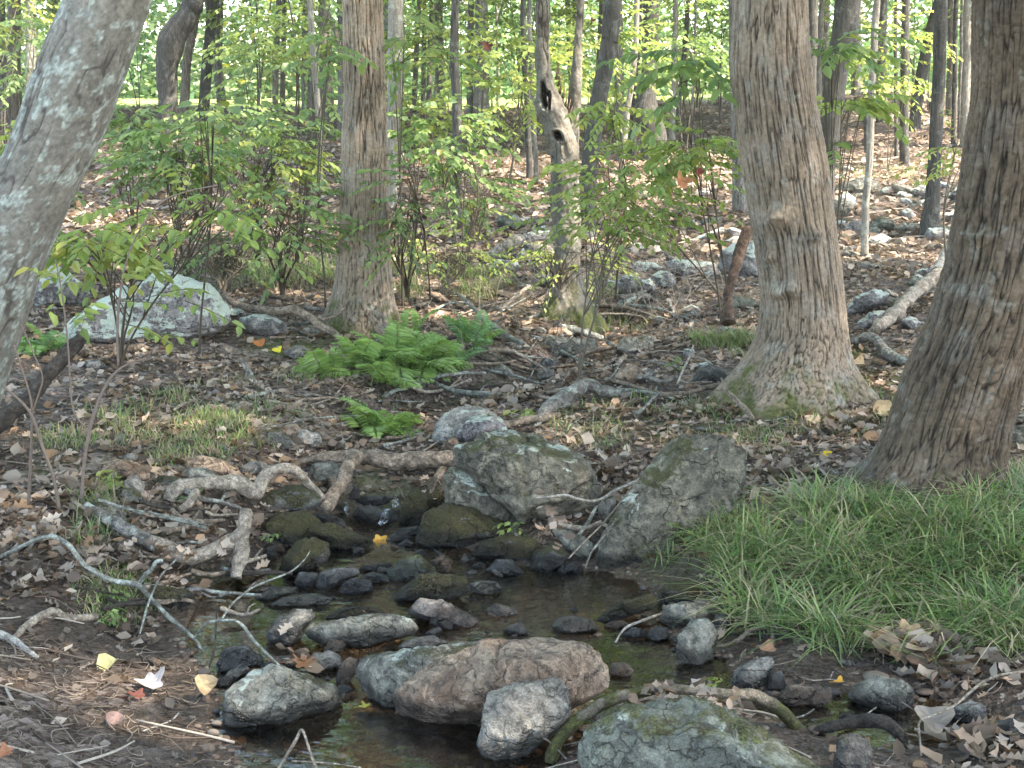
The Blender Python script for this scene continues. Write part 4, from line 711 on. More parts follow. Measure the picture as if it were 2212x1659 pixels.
for (X, Y, z1, sc) in [(5.5, 3.5, 8.5, 1.25), (6.5, 8, 8.5, 1.3), (9, 5.5, 11, 1.4), (4, -1.5, 8, 1.2), (-4.5, 2, 8, 1.2), (-6, 9, 8, 1.2), (9.5, 11, 11, 1.4), (0.5, -3, 8.5, 1.2), (12, 15, 11, 1.5), (-9, 14, 9, 1.2), (3.6, 1.0, 7.6, 1.1), (6.6, 1.0, 9.2, 1.2), (8.3, 3.8, 10.5, 1.2), (2.3, 2.2, 8.2, 1.1)]:  # unseen trees added beyond the frame to cast dappled shade on the creek
    root = empty('tree', (X, Y, gz(X, Y)), 'unseen tree added outside the view so its crown shades the creek', 'tree', 'unseen trees added for shade'); o = link('trunk', thin, None, root); o.scale = (1.6, 1.6, 1.0); add_crown(root, (X, Y, z1), int(X*3), sc)

# ---------------------------------------------------------------- logs, roots and branches
BC = {'log': ((.36,.28,.21),(.09,.07,.052)), 'pale': ((.46,.39,.31),(.16,.125,.095)), 'grey': ((.28,.26,.23),(.08,.072,.06)), 'dark': ((.075,.062,.05),(.025,.02,.017)), 'white': ((.50,.47,.42),(.25,.23,.20)), 'twig': ((.15,.12,.09),(.06,.05,.04)), 'mossy': ((.10,.105,.035),(.05,.045,.025)), 'lichen': ((.30,.31,.27),(.09,.085,.07)), 'rust': ((.16,.10,.07),(.05,.035,.028))}
log_n = 100
def branch(name, label, chains, colk, Y=None, cat=None, group=None, dy=0., wob=.35):
    """chains: lists of (px, py, width px); the first is the main stem, the others its side branches"""
    global log_n; root = None; a0 = None
    for ci, ch in enumerate(chains):
        log_n += 1; rs = np.random.default_rng(log_n); p = np.array(ch, float); seg = np.r_[0, np.cumsum(np.hypot(*np.diff(p[:, :2], axis=0).T))]
        yy = Y[ci] if isinstance(Y, list) else Y
        if yy is None:
            h = np.array([hit(q[0], q[1]+q[2]*.5)[1] for q in p]); cf = np.polyfit(seg/seg[-1], h, 1) if len(h) > 1 else [0, h[0]]; Yv = np.polyval(cf, seg/seg[-1])*.6+h*.4-.01+dy
        else: Yv = np.interp(seg, [0, seg[-1]], yy)
        Q = np.array([np.r_[atY(q[0], q[1], y), q[2]/2*y/FPX] for q, y in zip(p, Yv)]); n = int(max(8, min(160, seg[-1]/2.2))); R = resample(Q, n); rad = np.maximum(R[:, 3], .0012)
        big = p[:, 2].max() > 11; P = R[:, :3]+(wob*rad[:, None])*np.stack([noise(R[:, :3]*9+k*31+log_n, k) for k in range(3)], 1)
        sides = 40 if big else 8; mb = MB(); tube(mb, P, rad*(1+.14*noise(R[:, :3]*16, log_n)), sides, .22 if big else .1, log_n, fr=26)
        V = mb.V[0]; c1, c2 = (np.array(c) for c in BC[colk]); crk = np.clip(np.abs(noise(V*np.array([70, 70, 70])+log_n, 14))*4, 0, 1); v = (np.clip(.62+1.0*fbm(V*(40 if big else 60)+log_n, 3, 4), 0, 1)*(.35+.65*crk))[:, None]; c = c2+(c1-c2)*v
        if colk in ('mossy',) : mm = sm(fbm(V*14, 3, 9)*3+.2)[:, None]; c = c*(1-mm)+np.array([.19,.16,.12])*mm
        if colk in ('lichen', 'grey'): mm = sm(fbm(V*24, 3, 19)*5-.6)[:, None]*.7; c = c*(1-mm)+np.array([.42,.46,.40])*mm
        mb.C[0] = c
        if ci == 0:
            org = P[len(P)//2]
            if len(chains) == 1: return solo(name, mb, M_WOOD, org, label, cat or name.replace('_', ' '), group)
            root = empty(name, P[0], label, cat or name.replace('_', ' '), group); part('stem', mb, M_WOOD, root)
        else: part('side_branch', mb, M_WOOD, root)
    return root
B = branch
B('log', 'knobby log bridging the creek above the little waterfall, one branch slanting down', [[(636,1000,12),(690,990,20),(740,986,26),(785,988,33),(876,999,37),(940,994,38),(985,986,40),(1020,980,38)], [(778,984,28),(762,1000,32),(745,1022,32),(728,1052,33),(712,1084,34),(700,1100,26)]], 'log', [(6.28, 6.3), (6.2, 5.8)])
B('branch', 'short mossy branch stub under the right end of the bridging log', [[(965,1000,16),(950,1020,20),(936,1045,18),(930,1070,14)]], 'log', (6.3, 6.15))
B('root', 'looping pale tree root on the left bank above the speckled boulder', [[(365,1085,30),(372,1066,32),(390,1050,32),(434,1045,32),(503,1045,33),(540,1062,33),(556,1062,32),(568,1036,32),(590,1018,28),(625,1011,24),(645,1022,22),(665,1045,20),(698,1075,14)], [(385,1100,18),(405,1085,22),(425,1060,20)]], 'pale', [(5.55, 5.85), (5.4, 5.55)])
B('log', 'grey split log sloping down the left bank into the pale elbow log', [[(185,1092,16),(210,1108,22),(243,1128,26),(280,1148,30),(312,1166,32),(340,1180,30)]], 'grey', (5.22, 5.04))
B('log', 'pale elbow-shaped log overhanging the left side of the pool', [[(318,1168,26),(365,1187,38),(406,1200,38),(440,1198,36),(469,1187,34),(505,1168,38),(524,1145,36),(531,1115,30),(533,1100,24)], [(528,1150,30),(520,1190,34),(512,1225,32),(508,1250,28)]], 'pale', [(5.04, 5.2), (5.18, 5.06)])
B('branch', 'long lichen-grey branch arching across the left bank, forked near its middle', [[(-20,1210,8),(0,1204,9),(35,1187,9),(69,1170,10),(95,1160,10),(121,1158,11),(145,1172,11),(156,1184,11),(175,1210,11),(191,1225,11),(243,1253,12),(295,1263,13),(330,1298,11),(365,1333,10),(417,1378,9),(441,1413,7)], [(298,1263,9),(312,1245,10),(326,1232,10),(338,1214,9),(352,1211,8)]], 'lichen', [(4.75, 4.45), (4.6, 4.62)])
B('twig', 'thin straight grey twig crossing the forked lichen-grey branch', [[(302,1368,4),(312,1330,5),(323,1298,5),(347,1246,5),(375,1215,5),(403,1187,4)]], 'grey', (4.4, 4.75))
B('twig', 'dark upright twig standing in the wet left shore', [[(434,1479,4),(455,1430,5),(464,1395,5),(467,1340,4),(469,1305,3)]], 'dark', (4.25, 4.35))
B('branch', 'curved twig reaching over the water towards the orange oak leaf', [[(418,1380,5),(440,1352,7),(462,1342,7),(503,1340,6),(525,1352,7),(545,1378,7),(580,1415,6),(610,1443,5)], [(480,1336,4),(498,1308,5),(530,1280,5),(560,1262,5),(625,1236,4),(655,1212,3),(670,1190,2)]], 'lichen', [(4.4, 4.1), (4.3, 4.8)])
B('log', 'low bent pale log half buried in the mud at the lower left', [[(28,1382,14),(50,1358,18),(72,1340,20),(100,1325,20),(121,1321,19),(145,1336,19),(175,1334,18),(208,1333,17)]], 'pale', dy=.02)
B('branch', 'whitish broken branch at the left edge below the bent pale log', [[(-20,1368,18),(0,1373,19),(35,1390,18),(60,1408,16),(82,1422,10)]], 'white', dy=.02)
B('log', 'dark snapped log leaning up from the left edge with a torn end', [[(-60,960,42),(0,910,42),(35,880,40),(69,850,38),(105,800,36),(139,764,34),(160,742,32),(176,728,26)]], 'dark', (5.2, 5.5))
B('root', 'long surface root snaking from the great wedge boulder to the furrowed tree', [[(476,628,10),(492,645,13),(521,660,14),(560,668,15),(590,672,16),(642,671,18),(665,682,17),(687,698,16),(715,715,15),(742,735,13)], [(693,692,6),(715,686,6),(732,676,6),(746,664,5)]], 'log', [(9.3, 8.8), (9.0, 9.1)])
B('branch', 'dead lichened branch propped behind the big fern', [[(988,633,7),(1005,648,8),(1026,667,9),(1045,690,11),(1060,700,12),(1090,722,12),(1130,742,12)]], 'lichen', (9.5, 8.8))
B('branch', 'pale broken stick slanting up behind the propped branch', [[(1078,670,9),(1100,652,10),(1133,626,10),(1150,622,9),(1170,624,8)]], 'pale', (9.9, 10.1))
B('branch', 'spotted branch lying across the gully below the big fern', [[(860,808,8),(890,810,9),(928,820,11),(950,832,11),(991,845,11),(1040,852,12),(1078,855,12),(1130,852,13),(1170,846,12)]], 'lichen', dy=-.03)
B('branch', 'knotty pale branch above the curved grey log', [[(1140,842,9),(1180,826,11),(1217,812,12),(1260,806,12),(1303,801,12),(1330,790,10),(1352,768,8)]], 'pale', dy=-.03)
B('log', 'curved smooth grey log arching beside the gully', [[(1160,905,20),(1178,888,30),(1200,872,34),(1230,852,35),(1255,838,33),(1280,835,30),(1297,842,27),(1325,845,22),(1362,849,16)]], 'grey', dy=-.05)
B('branch', 'broken pale branch end on top of the long banded rock', [[(1208,706,13),(1240,712,14),(1270,720,15),(1300,730,14)]], 'lichen', dy=-.1)
B('root', 'brown root running right from the pale granite boulder', [[(1085,924,14),(1110,912,17),(1140,906,19),(1180,902,17),(1210,896,10)]], 'log', dy=-.02)
B('stake', 'short dark stub sticking up from the left bank leaves', [[(566,852,12),(552,828,13),(535,800,12),(520,776,11)]], 'grey', (7.4, 7.5), cat='stub')
B('stick', 'small upright pale stick in the grassy left bank', [[(471,908,9),(472,890,9),(478,862,9)]], 'pale', (6.9, 6.95))
B('stick', 'short pale stick lying left of the small upright one', [[(372,888,6),(395,874,9),(426,866,7)]], 'pale')
B('stick', 'brown stick above the rounded mossy stone', [[(562,894,8),(600,880,10),(660,872,9)]], 'log')
B('branch', 'forked grey stick near the dark stub', [[(534,880,5),(540,862,8),(560,852,9),(590,846,10),(615,842,9)]], 'grey')
B('branch', 'thin bare twig hovering over the mossy stones above the log', [[(560,928,3),(620,915,4),(660,906,4),(720,900,3),(775,898,2)]], 'grey', (6.3, 6.4))
B('stump', 'dark rotten snag stump leaning left of the knobbly tree', [[(1576,695,34),(1574,675,27),(1571,640,20),(1578,608,21),(1588,578,24),(1600,540,24),(1614,497,22)]], 'rust', (8.9, 9.2))
B('log', 'yellowish fallen log with peeling bark on the right slope', [[(1890,712,20),(1910,697,28),(1945,666,30),(1979,630,30),(2010,606,28),(2035,590,26)]], 'pale', (8.7, 10.3))
B('log', 'pale log end above the yellowish log beside the nearest right trunk', [[(2025,585,22),(2040,555,24),(2056,530,22)]], 'white', (10.8, 11.2))
B('log', 'crooked dark fallen limb between the knobbly tree and the nearest right trunk', [[(1822,748,20),(1850,738,21),(1880,729,20),(1897,738,20),(1915,760,22),(1940,776,23),(1968,786,20)]], 'grey')
B('root', 'small root looping out of the ground left of the knobbly tree foot', [[(1548,840,7),(1565,842,9),(1583,857,11),(1605,880,12),(1626,905,10)]], 'log', (7.0, 6.7))
B('log', 'weathered grey limb left of the knobbly tree', [[(1555,712,13),(1590,716,14),(1638,732,12)]], 'grey')
B('twig', 'long thin twig lying left of the nearest right trunk', [[(1640,925,3),(1700,956,4),(1790,962,5),(1850,966,6),(1902,969,6)]], 'grey')
B('stick', 'pale stick in the leaves above the grassy bank', [[(1668,1054,8),(1710,1046,10),(1770,1026,9)]], 'pale')
B('twig', 'thin white twig standing by the dark pointed rock', [[(1463,830,4),(1475,800,5),(1492,765,5),(1498,745,4)]], 'white', (7.3, 7.4))
B('root', 'arching bark-covered root over the big moss-patched boulder', [[(1192,1650,30),(1205,1605,30),(1225,1580,31),(1251,1556,31),(1290,1528,30),(1321,1512,28),(1355,1500,26),(1390,1494,24),(1430,1488,22),(1480,1490,22),(1530,1494,20),(1593,1503,24),(1630,1508,28),(1652,1517,30),(1680,1535,31),(1701,1554,31),(1730,1580,31),(1756,1600,30),(1786,1620,26)]], 'mossy', (3.62, 3.85))
B('root', 'shaggy dark moss-hung root at the lower right', [[(1750,1588,20),(1775,1577,24),(1808,1569,26),(1845,1562,28),(1878,1558,34),(1910,1560,34),(1935,1575,30),(1950,1600,24),(1966,1640,22),(1975,1680,20)]], 'dark', (3.8, 3.7))
B('stick', 'white peeled stick propped on the big moss-patched boulder', [[(1335,1672,9),(1360,1645,10),(1390,1612,11),(1414,1588,11)]], 'white', (3.45, 3.55))
B('branch', 'bent grey branch angling in at the lower right edge', [[(1993,1680,5),(1990,1620,5),(1986,1560,5),(2020,1544,5),(2062,1524,5),(2095,1496,6),(2121,1475,6),(2160,1458,6),(2225,1447,7)]], 'pale', (3.6, 3.75))
B('stick', 'bleached crooked stick spanning between the largest boulder and the leaning slab', [[(1155,1075,4),(1190,1073,5),(1221,1069,6),(1245,1076,7),(1273,1082,6),(1300,1078,7),(1325,1062,7),(1355,1048,7),(1382,1036,7)]], 'white', (5.25, 5.7))
B('twig', 'straight thin twig slanting beside the leaning slab', [[(1229,1206,4),(1265,1168,4),(1301,1132,4),(1340,1085,4),(1376,1036,4)]], 'pale', (5.15, 5.6))
B('twig', 'dark thin twig lying along the foot of the leaning slab', [[(1264,1228,4),(1280,1190,5),(1314,1146,5),(1335,1115,4),(1350,1092,4)]], 'grey', (5.1, 5.35))
B('branch', 'lichened stub wedged under the leaning slab', [[(1252,1154,9),(1270,1130,9),(1288,1094,7)]], 'lichen', (5.3, 5.5))
B('root', 'thin pale root curving under the largest creek boulder', [[(1185,1120,9),(1200,1130,12),(1238,1139,12),(1270,1138,11),(1300,1126,10)]], 'pale', (5.4, 5.45))
B('stick', 'bleached stick dipping into the water by the upright grey block', [[(1330,1388,5),(1340,1370,5),(1356,1354,7),(1385,1342,7),(1428,1325,7)]], 'white', (4.5, 4.75))
B('branch', 'yellowish mossy branch on the gravel bar with an upright pale fork', [[(1545,1396,8),(1575,1392,9),(1600,1378,10),(1625,1359,10),(1665,1357,8)], [(1671,1336,8),(1668,1360,9),(1670,1396,8)]], 'mossy', [(4.35, 4.5), (4.5, 4.35)])
B('branch', 'snapped pale twig poking up at the bottom edge in front of the pool', [[(590,1680,7),(615,1640,7),(640,1600,8),(652,1577,7),(662,1598,7),(672,1630,7),(688,1675,7)]], 'pale', (3.35, 3.3))
B('twig', 'pale horizontal twig along the bottom edge', [[(630,1644,4),(680,1646,4),(730,1650,4),(780,1658,4)]], 'pale', (3.4, 3.35))
B('stick', 'short whitish curved stick in the mud at the lower left', [[(308,1579,4),(340,1568,4),(370,1556,4),(386,1540,4)]], 'white')
B('branch', 'lichened double twig bridging the stones on the left bank', [[(212,1080,7),(245,1090,8),(278,1100,8),(310,1110,8),(347,1116,8),(395,1126,8),(446,1142,7)], [(262,1098,4),(330,1108,4),(400,1122,4),(450,1134,3)]], 'lichen', [(5.2, 5.1), (5.15, 5.08)])
B('log', 'pale far log lying left of the hollow tree', [[(1062,456,9),(1100,455,12),(1150,452,12),(1194,448,12)]], 'pale')
B('branch', 'thin pale branch just behind the pale far log', [[(1128,446,5),(1155,440,6),(1184,438,6)]], 'pale')
B('log', 'reddish far log on the slope right of the black-barked tree', [[(1345,506,7),(1395,492,8),(1452,475,8)]], 'log')
B('log', 'pale far log crossing behind the trunk left of the knobbly tree', [[(1500,418,8),(1540,406,10),(1590,395,10)]], 'pale')
B('branch', 'thin pale branch far up the right slope', [[(1800,352,4),(1860,350,5),(1940,340,4)]], 'pale')
B('branch', 'dark branch far up the slope near the two thin right trunks', [[(1985,330,4),(2030,322,5),(2085,308,5)]], 'grey')
B('branch', 'small bare branch on top of the blocky grey stone', [[(1115,1482,4),(1150,1486,5),(1175,1492,4),(1202,1505,3)]], 'grey', (3.95, 3.9))
B('twig', 'thin arching twig across the face of the blocky grey stone', [[(1036,1600,3),(1045,1578,3),(1075,1566,4),(1110,1570,4),(1135,1590,4),(1180,1597,5),(1225,1640,4)]], 'grey', (3.72, 3.6))
def bare_sapling(label, chains, Y):
    root = None
    for ch, yy in zip(chains, Y):
        p = np.array(ch, float); Q = np.array([np.r_[atY(q[0], q[1], y), q[2]/2*y/FPX] for q, y in zip(p, np.linspace(yy[0], yy[1], len(p)))]); R = resample(Q, 40); mb = MB(); tube(mb, R[:, :3], R[:, 3], 7, .12, 3, (.13, .10, .08), fr=15)
        if root is None: root = empty('sapling', R[0, :3], label, 'sapling')
        part('stem', mb, M_TWIG, root)
bare_sapling('bare two-stemmed sapling at the left edge in front of the dark snapped log', [[(62,1090,8),(66,1000,7),(69,910,6),(66,860,5),(45,790,4),(30,745,3)], [(128,1100,9),(115,1030,8),(90,960,8),(72,905,7),(50,872,6),(8,835,5)], [(70,890,4),(84,850,4),(92,815,3),(75,770,3),(46,700,3)]], [(5.0, 5.0), (4.95, 5.0), (5.0, 5.0)])

def debris(n, box, w0, w1, l0, l1, cols, name, label, group, seed, dyy=-.02):
    rs = np.random.default_rng(seed+60)
    for k in range(n):
        x, y = rs.uniform(box[0], box[2]), rs.uniform(box[1], box[3]); L = rs.uniform(l0, l1); a = rs.normal(0, .5)*(1 if k % 2 else -1); w_ = rs.uniform(w0, w1); P_ = []; dx = math.cos(a); dy = math.sin(a)*.45; c = rs.normal(0, .12)
        for j, t in enumerate((-.5, -.2, .15, .5)): P_.append((x+dx*L*t-dy*L*c*(1-4*t*t), y+dy*L*t+dx*L*c*(1-4*t*t)*.5+rs.normal(0, 3), w_*(1-.45*(t+.5))))
        ch = [P_]
        if k % 3 == 0: q = P_[2]; ch.append([(q[0], q[1], q[2]*.7), (q[0]+L*.12*dx+rs.normal(0, 4), q[1]-L*.12-6, q[2]*.55), (q[0]+L*.22*dx, q[1]-L*.2-8, q[2]*.35)])
        branch(name, label, ch, cols[k % len(cols)], group=group, dy=dyy)
debris(56, (860, 620, 1540, 880), 4, 13, 60, 230, ['grey', 'lichen', 'log', 'dark', 'pale'], 'fallen_branch', 'dead branch lying in the tangle along the dry gully', 'dead branches along the gully', 1, -.07)
debris(20, (560, 840, 900, 980), 4, 11, 50, 160, ['log', 'grey', 'pale'], 'fallen_branch', 'short dead branch on the bank above the bridging log', 'dead branches above the bridging log', 2)
debris(20, (1180, 400, 2080, 600), 3, 8, 60, 200, ['pale', 'log', 'grey'], 'fallen_branch', 'thin fallen branch high on the leafy right slope', 'fallen branches on the right slope', 3)
debris(24, (150, 1070, 560, 1330), 5, 15, 70, 200, ['pale', 'log', 'grey', 'dark'], 'root', 'exposed root knotted into the left creek bank', 'exposed roots of the left bank', 4, -.07)
debris(16, (1640, 900, 2200, 1060), 3, 7, 50, 140, ['pale', 'grey'], 'stick', 'thin stick in the litter beside the nearest right trunk', 'sticks by the nearest right trunk', 5)
debris(14, (300, 560, 720, 720), 4, 9, 60, 180, ['grey', 'log'], 'fallen_branch', 'dead branch on the ground behind the great wedge boulder', 'dead branches behind the wedge boulder', 6)
debris(16, (1480, 1440, 2200, 1640), 3, 7, 40, 150, ['pale', 'grey', 'dark'], 'stick', 'stick washed against the shore at the lower right', 'sticks on the lower right shore', 7)

# ---------------------------------------------------------------- undergrowth: shrubs and saplings
def shrub(label, cx, cy, rx, ry, Y, base, nsp, ll, pal=GREENS, yellow=.03, nl=11, lw=.5, slen=.30, tpl=LEAF7, stems=4, seed=0, name='shrub', twr=.0022, rz=.7, bent=None, tex=True):
    """a leafy shrub: crown centre and half-size in the frame, depth, foot (px, py)"""
    rs = np.random.default_rng(seed+500); c = atY(cx, cy, Y); k = Y/FPX; RX, RZ = rx*k, ry*k; b = atY(base[0], base[1], Y) if len(base) == 2 and Y < 0 else hit(*base)
    if abs(b[1]-Y) > 2.5: b = atY(base[0], base[1], Y); b[2] = gz(b[0], b[1])
    d = unit(rs.normal(size=(nsp, 3))); rad = rs.uniform(0, 1, (nsp, 1))**.45; O = c+d*rad*np.array([RX, RX*rz, RZ])*.92; keep = fbm(O*2.2/max(RX, .3)*1.0, 2, seed) > -.16; O, d = O[keep], d[keep]
    D = d*np.array([1, .8, .12])+rs.normal(0, .35, d.shape)*np.array([1, 1, .35]); lf, tw = MB(), MB()
    sprays(lf, tw, O, D, rs.uniform(.6, 1.3, len(O))*slen, nl, ll, lw, rs, pal, tpl, yellow, twr)
    root = empty(name, b, label, name)
    for i in range(stems):
        q = c+unit(rs.normal(size=3))*np.array([RX, RX*rz, RZ])*.55; mid = b*.5+q*.5+rs.normal(0, .05, 3)*[1, 1, .3]; mid[2] += .1*(q[2]-b[2]); mb = MB()
        R = resample([b-[0, 0, .05], b*.75+mid*.25+[0, 0, .05], mid, q], 22); r0 = .009 if Y < 9 else .012; tube(mb, R, np.linspace(r0, .003, len(R)), 6, .1, i, (.12, .10, .075))
        for j in range(7):
            t0 = R[int(len(R)*rs.uniform(.45, .95))]; e = O[rs.integers(len(O))]; mb2 = np.array([t0, (t0+e)/2+[0, 0, .03], e]); tube(mb, resample(mb2, 8), np.linspace(.004, .002, len(resample(mb2, 8))), 4, 0, j, (.10, .085, .06), cap=False)
        part('stem', mb, M_TWIG, root)
    part('foliage', lf, M_LEAF, root, False); part('twigs', tw, M_TWIG, root); return root
SH = [  # label, cx, cy, rx, ry, Y, base, sprays, leaf length, kwargs
 ('near spicebush branch with large pointed leaves spreading right of the leaning tree', 440, 455, 235, 75, 6.6, (255, 800), 66, .08, dict(nl=9, slen=.34, pal=YGREEN, stems=3)),
 ('lower sprays of yellowish-green leaves just beside the leaning tree above the great wedge boulder', 220, 520, 110, 48, 6.6, (262, 790), 40, .085, dict(nl=9, pal=YGREEN, yellow=.12, stems=2)),
 ('round mid-green bush left of the furrowed tree, brightest on top', 400, 325, 165, 85, 9.5, (400, 600), 115, .075, dict(pal=GREENS, stems=6)),
 ('pale green bush in front of the elbow-bent tree foot', 290, 270, 80, 50, 12, (290, 520), 60, .08, dict(stems=5)),
 ('bush with yellowing leaves left of the furrowed tree', 560, 350, 120, 70, 10.5, (560, 600), 65, .075, dict(pal=YGREEN, yellow=.15, stems=6)),
 ('loose dark-stemmed bush touching the furrowed tree on its left', 665, 290, 80, 120, 11, (640, 600), 45, .08, dict(stems=5)),
 ('low leafy bush between the near spicebush and the furrowed tree', 620, 470, 110, 90, 9.3, (610, 640), 60, .07, dict(stems=7)),
 ('tangled low bush of thin stems left of the furrowed tree foot', 500, 540, 170, 50, 10.5, (480, 640), 40, .06, dict(stems=14)),
 ('sunlit sapling at the far left edge', 30, 320, 70, 60, 9.5, (30, 560), 60, .085, dict(pal=YGREEN, stems=4)),
 ('leafy bush hidden low at the left edge behind the leaning tree', 60, 420, 90, 60, 12, (60, 560), 45, .08, dict(stems=4)),
 ('vine-like sprig with heart-shaped leaves reaching up at the left', 445, 215, 26, 70, 6.5, (430, 760), 9, .075, dict(lw=.75, stems=1, nl=5)),
 ('maple sapling with open sprays right of the furrowed tree', 950, 300, 110, 85, 12, (1000, 600), 75, .075, dict(lw=.8, stems=3)),
 ('small dense maple sapling left of the hollow tree', 1015, 400, 75, 65, 12.5, (1010, 590), 95, .06, dict(lw=.7, stems=3)),
 ('low green bush hugging the right side of the furrowed tree', 880, 470, 55, 100, 9.2, (880, 640), 45, .06, dict(stems=6)),
 ('dark-leaved sprig above the gully right of the furrowed tree', 915, 375, 55, 30, 8.6, (930, 650), 18, .085, dict(stems=1)),
 ('brushy low plants in the hollow left of the hollow tree', 960, 550, 110, 45, 11.5, (960, 640), 50, .05, dict(pal=YGREEN, stems=12)),
 ('sapling with wide drooping sprays between the hollow and the knobbly tree', 1400, 400, 165, 65, 7.7, (1582, 690), 75, .055, dict(pal=YGREEN, lw=.55, yellow=.05, stems=1)),
 ('lower sprays of the slanting sapling in front of the ledge group', 1310, 480, 130, 48, 7.9, (1250, 700), 55, .058, dict(pal=YGREEN, yellow=.08, stems=2)),
 ('weedy twiggy growth around the hollow tree foot', 1230, 560, 90, 60, 10.0, (1220, 680), 34, .045, dict(pal=YGREEN, stems=4)),
 ('bright fan of leaves right of the hollow tree', 1320, 235, 75, 30, 9, (1330, 640), 22, .08, dict(pal=YGREEN, stems=1)),
 ('second lower bright fan right of the hollow tree', 1290, 345, 45, 25, 9.4, (1300, 640), 13, .08, dict(pal=YGREEN, stems=1)),
 ('hanging green sprays left of the knobbly tree near the top', 1500, 130, 95, 70, 7.6, (1560, 700), 36, .095, dict(stems=1)),
 ('leafy twigs crossing left of the knobbly tree at mid height', 1500, 320, 90, 42, 8.0, (1575, 680), 40, .075, dict(pal=YGREEN, stems=1)),
 ('leaf spray emerging from behind the knobbly tree near the top right', 1800, 95, 62, 28, 7.9, (1770, 760), 10, .10, dict(stems=1)),
 ('leaf spray behind the knobbly tree at mid height on the right', 1815, 215, 80, 32, 8.3, (1790, 740), 22, .085, dict(pal=YGREEN, stems=1)),
 ('small leaf tuft right of the knobbly tree low down', 1795, 330, 28, 20, 8.2, (1800, 720), 6, .08, dict(stems=1)),
 ('small yellowish twig of leaves beside the nearest right trunk', 2070, 330, 35, 55, 10, (2050, 560), 12, .06, dict(pal=YGREEN, yellow=.2, stems=1)),
 ('leafy twigs at the top just left of the furrowed tree', 712, 90, 30, 80, 8.8, (705, 700), 12, .09, dict(stems=1)),
 ('dark-leaved twigs at the top just right of the furrowed tree', 880, 85, 60, 60, 9.8, (870, 660), 36, .09, dict(stems=1)),
 ('airy understory tree behind the hollow tree', 1100, 160, 130, 130, 17, (1090, 400), 130, .11, dict(pal=YGREEN, lw=.6, tpl=LEAF4, slen=.5, name='understory tree', stems=2)),
 ('airy understory tree between the bright gap and the dark slim tree', 960, 90, 90, 90, 21, (965, 330), 90, .12, dict(pal=YGREEN, lw=.6, tpl=LEAF4, slen=.5, name='understory tree', stems=2)),
 ('understory tree veiling the trunks left of the elbow-bent tree', 60, 150, 80, 120, 16, (60, 360), 90, .11, dict(tpl=LEAF4, slen=.5, name='understory tree', stems=2)),
 ('understory tree filling the gap right of the elbow-bent tree', 560, 110, 90, 100, 19, (560, 340), 90, .12, dict(pal=YGREEN, tpl=LEAF4, slen=.5, name='understory tree', stems=2)),
 ('understory tree behind the black-barked tree', 1300, 110, 100, 110, 19, (1310, 350), 110, .12, dict(pal=YGREEN, tpl=LEAF4, slen=.5, name='understory tree', stems=2)),
 ('understory tree in the gap left of the knobbly tree', 1480, 90, 90, 100, 22, (1480, 320), 90, .13, dict(tpl=LEAF4, slen=.55, name='understory tree', stems=2)),
 ('understory tree between the slender pale pole and the stout dark tree', 1930, 130, 90, 110, 24, (1920, 320), 110, .13, dict(pal=YGREEN, tpl=LEAF4, slen=.55, name='understory tree', stems=2)),
 ('low leafy growth in front of the far bank left of the furrowed tree', 480, 270, 130, 55, 16, (480, 440), 110, .10, dict(tpl=LEAF4, slen=.4, stems=5)),
 ('low leafy growth right of the furrowed tree in the far hollow', 900, 250, 110, 70, 18, (900, 420), 110, .11, dict(pal=YGREEN, tpl=LEAF4, slen=.4, stems=5)),
 ('low yellow-green bush on the far slope left of the hollow tree', 1010, 480, 70, 40, 14, (1010, 520), 30, .06, dict(pal=YGREEN, yellow=.2, stems=6)),
]
for k, (lb, cx, cy, rx, ry, Y, bs, nsp, ll, kw) in enumerate(SH): shrub(lb, cx, cy, rx, ry, Y, bs, nsp, ll, seed=k, **kw)
# near sapling at the left with its thin curving stem
def near_sapling():
    root = None; Yn = 5.3
    st_ = [[(172,1135,8),(175,1090,8),(182,1000,8),(198,910,8),(225,840,7),(255,800,6),(300,778,4),(360,774,3),(430,782,3),(480,782,2)], [(186,925,5),(160,890,4),(152,830,4),(148,760,4),(140,680,4),(130,610,3),(119,560,3)], [(255,790,5),(254,700,6),(262,620,5),(275,560,4),(300,500,4),(345,440,4),(400,415,3),(470,400,3)]]
    for ch in st_:
        p = np.array(ch, float); Q = np.array([np.r_[atY(q[0], q[1], Yn), q[2]/2*Yn/FPX] for q in p]); R = resample(Q, 44); mb = MB(); tube(mb, R[:, :3], R[:, 3], 7, .1, 3, (.17, .13, .11), fr=15)
        if root is None: root = empty('sapling', R[0, :3], 'slim sapling with a pale curving stem and few leaves before the great wedge boulder', 'sapling')
        part('stem', mb, M_TWIG, root)
    rs = np.random.default_rng(3); O, D = [], []
    for x0, y0, x1, y1 in [(255,650,400,650),(400,650,520,690),(270,700,370,715),(130,600,60,560),(275,560,170,500),(300,720,430,715),(330,640,440,600),(265,600,330,560),(300,500,380,470),(150,700,210,640)]:
        a, b = atY(x0, y0, Yn), atY(x1, y1, Yn-.15); O.append(a); D.append(b-a)
    lf, tw = MB(), MB(); O, D = np.array(O), np.array(D); sprays(lf, tw, O, D, np.linalg.norm(D, axis=1), 8, .062, .48, rs, YGREEN, yellow=.1, droop=.15); part('foliage', lf, M_LEAF, root, False); part('twigs', tw, M_TWIG, root)
near_sapling()

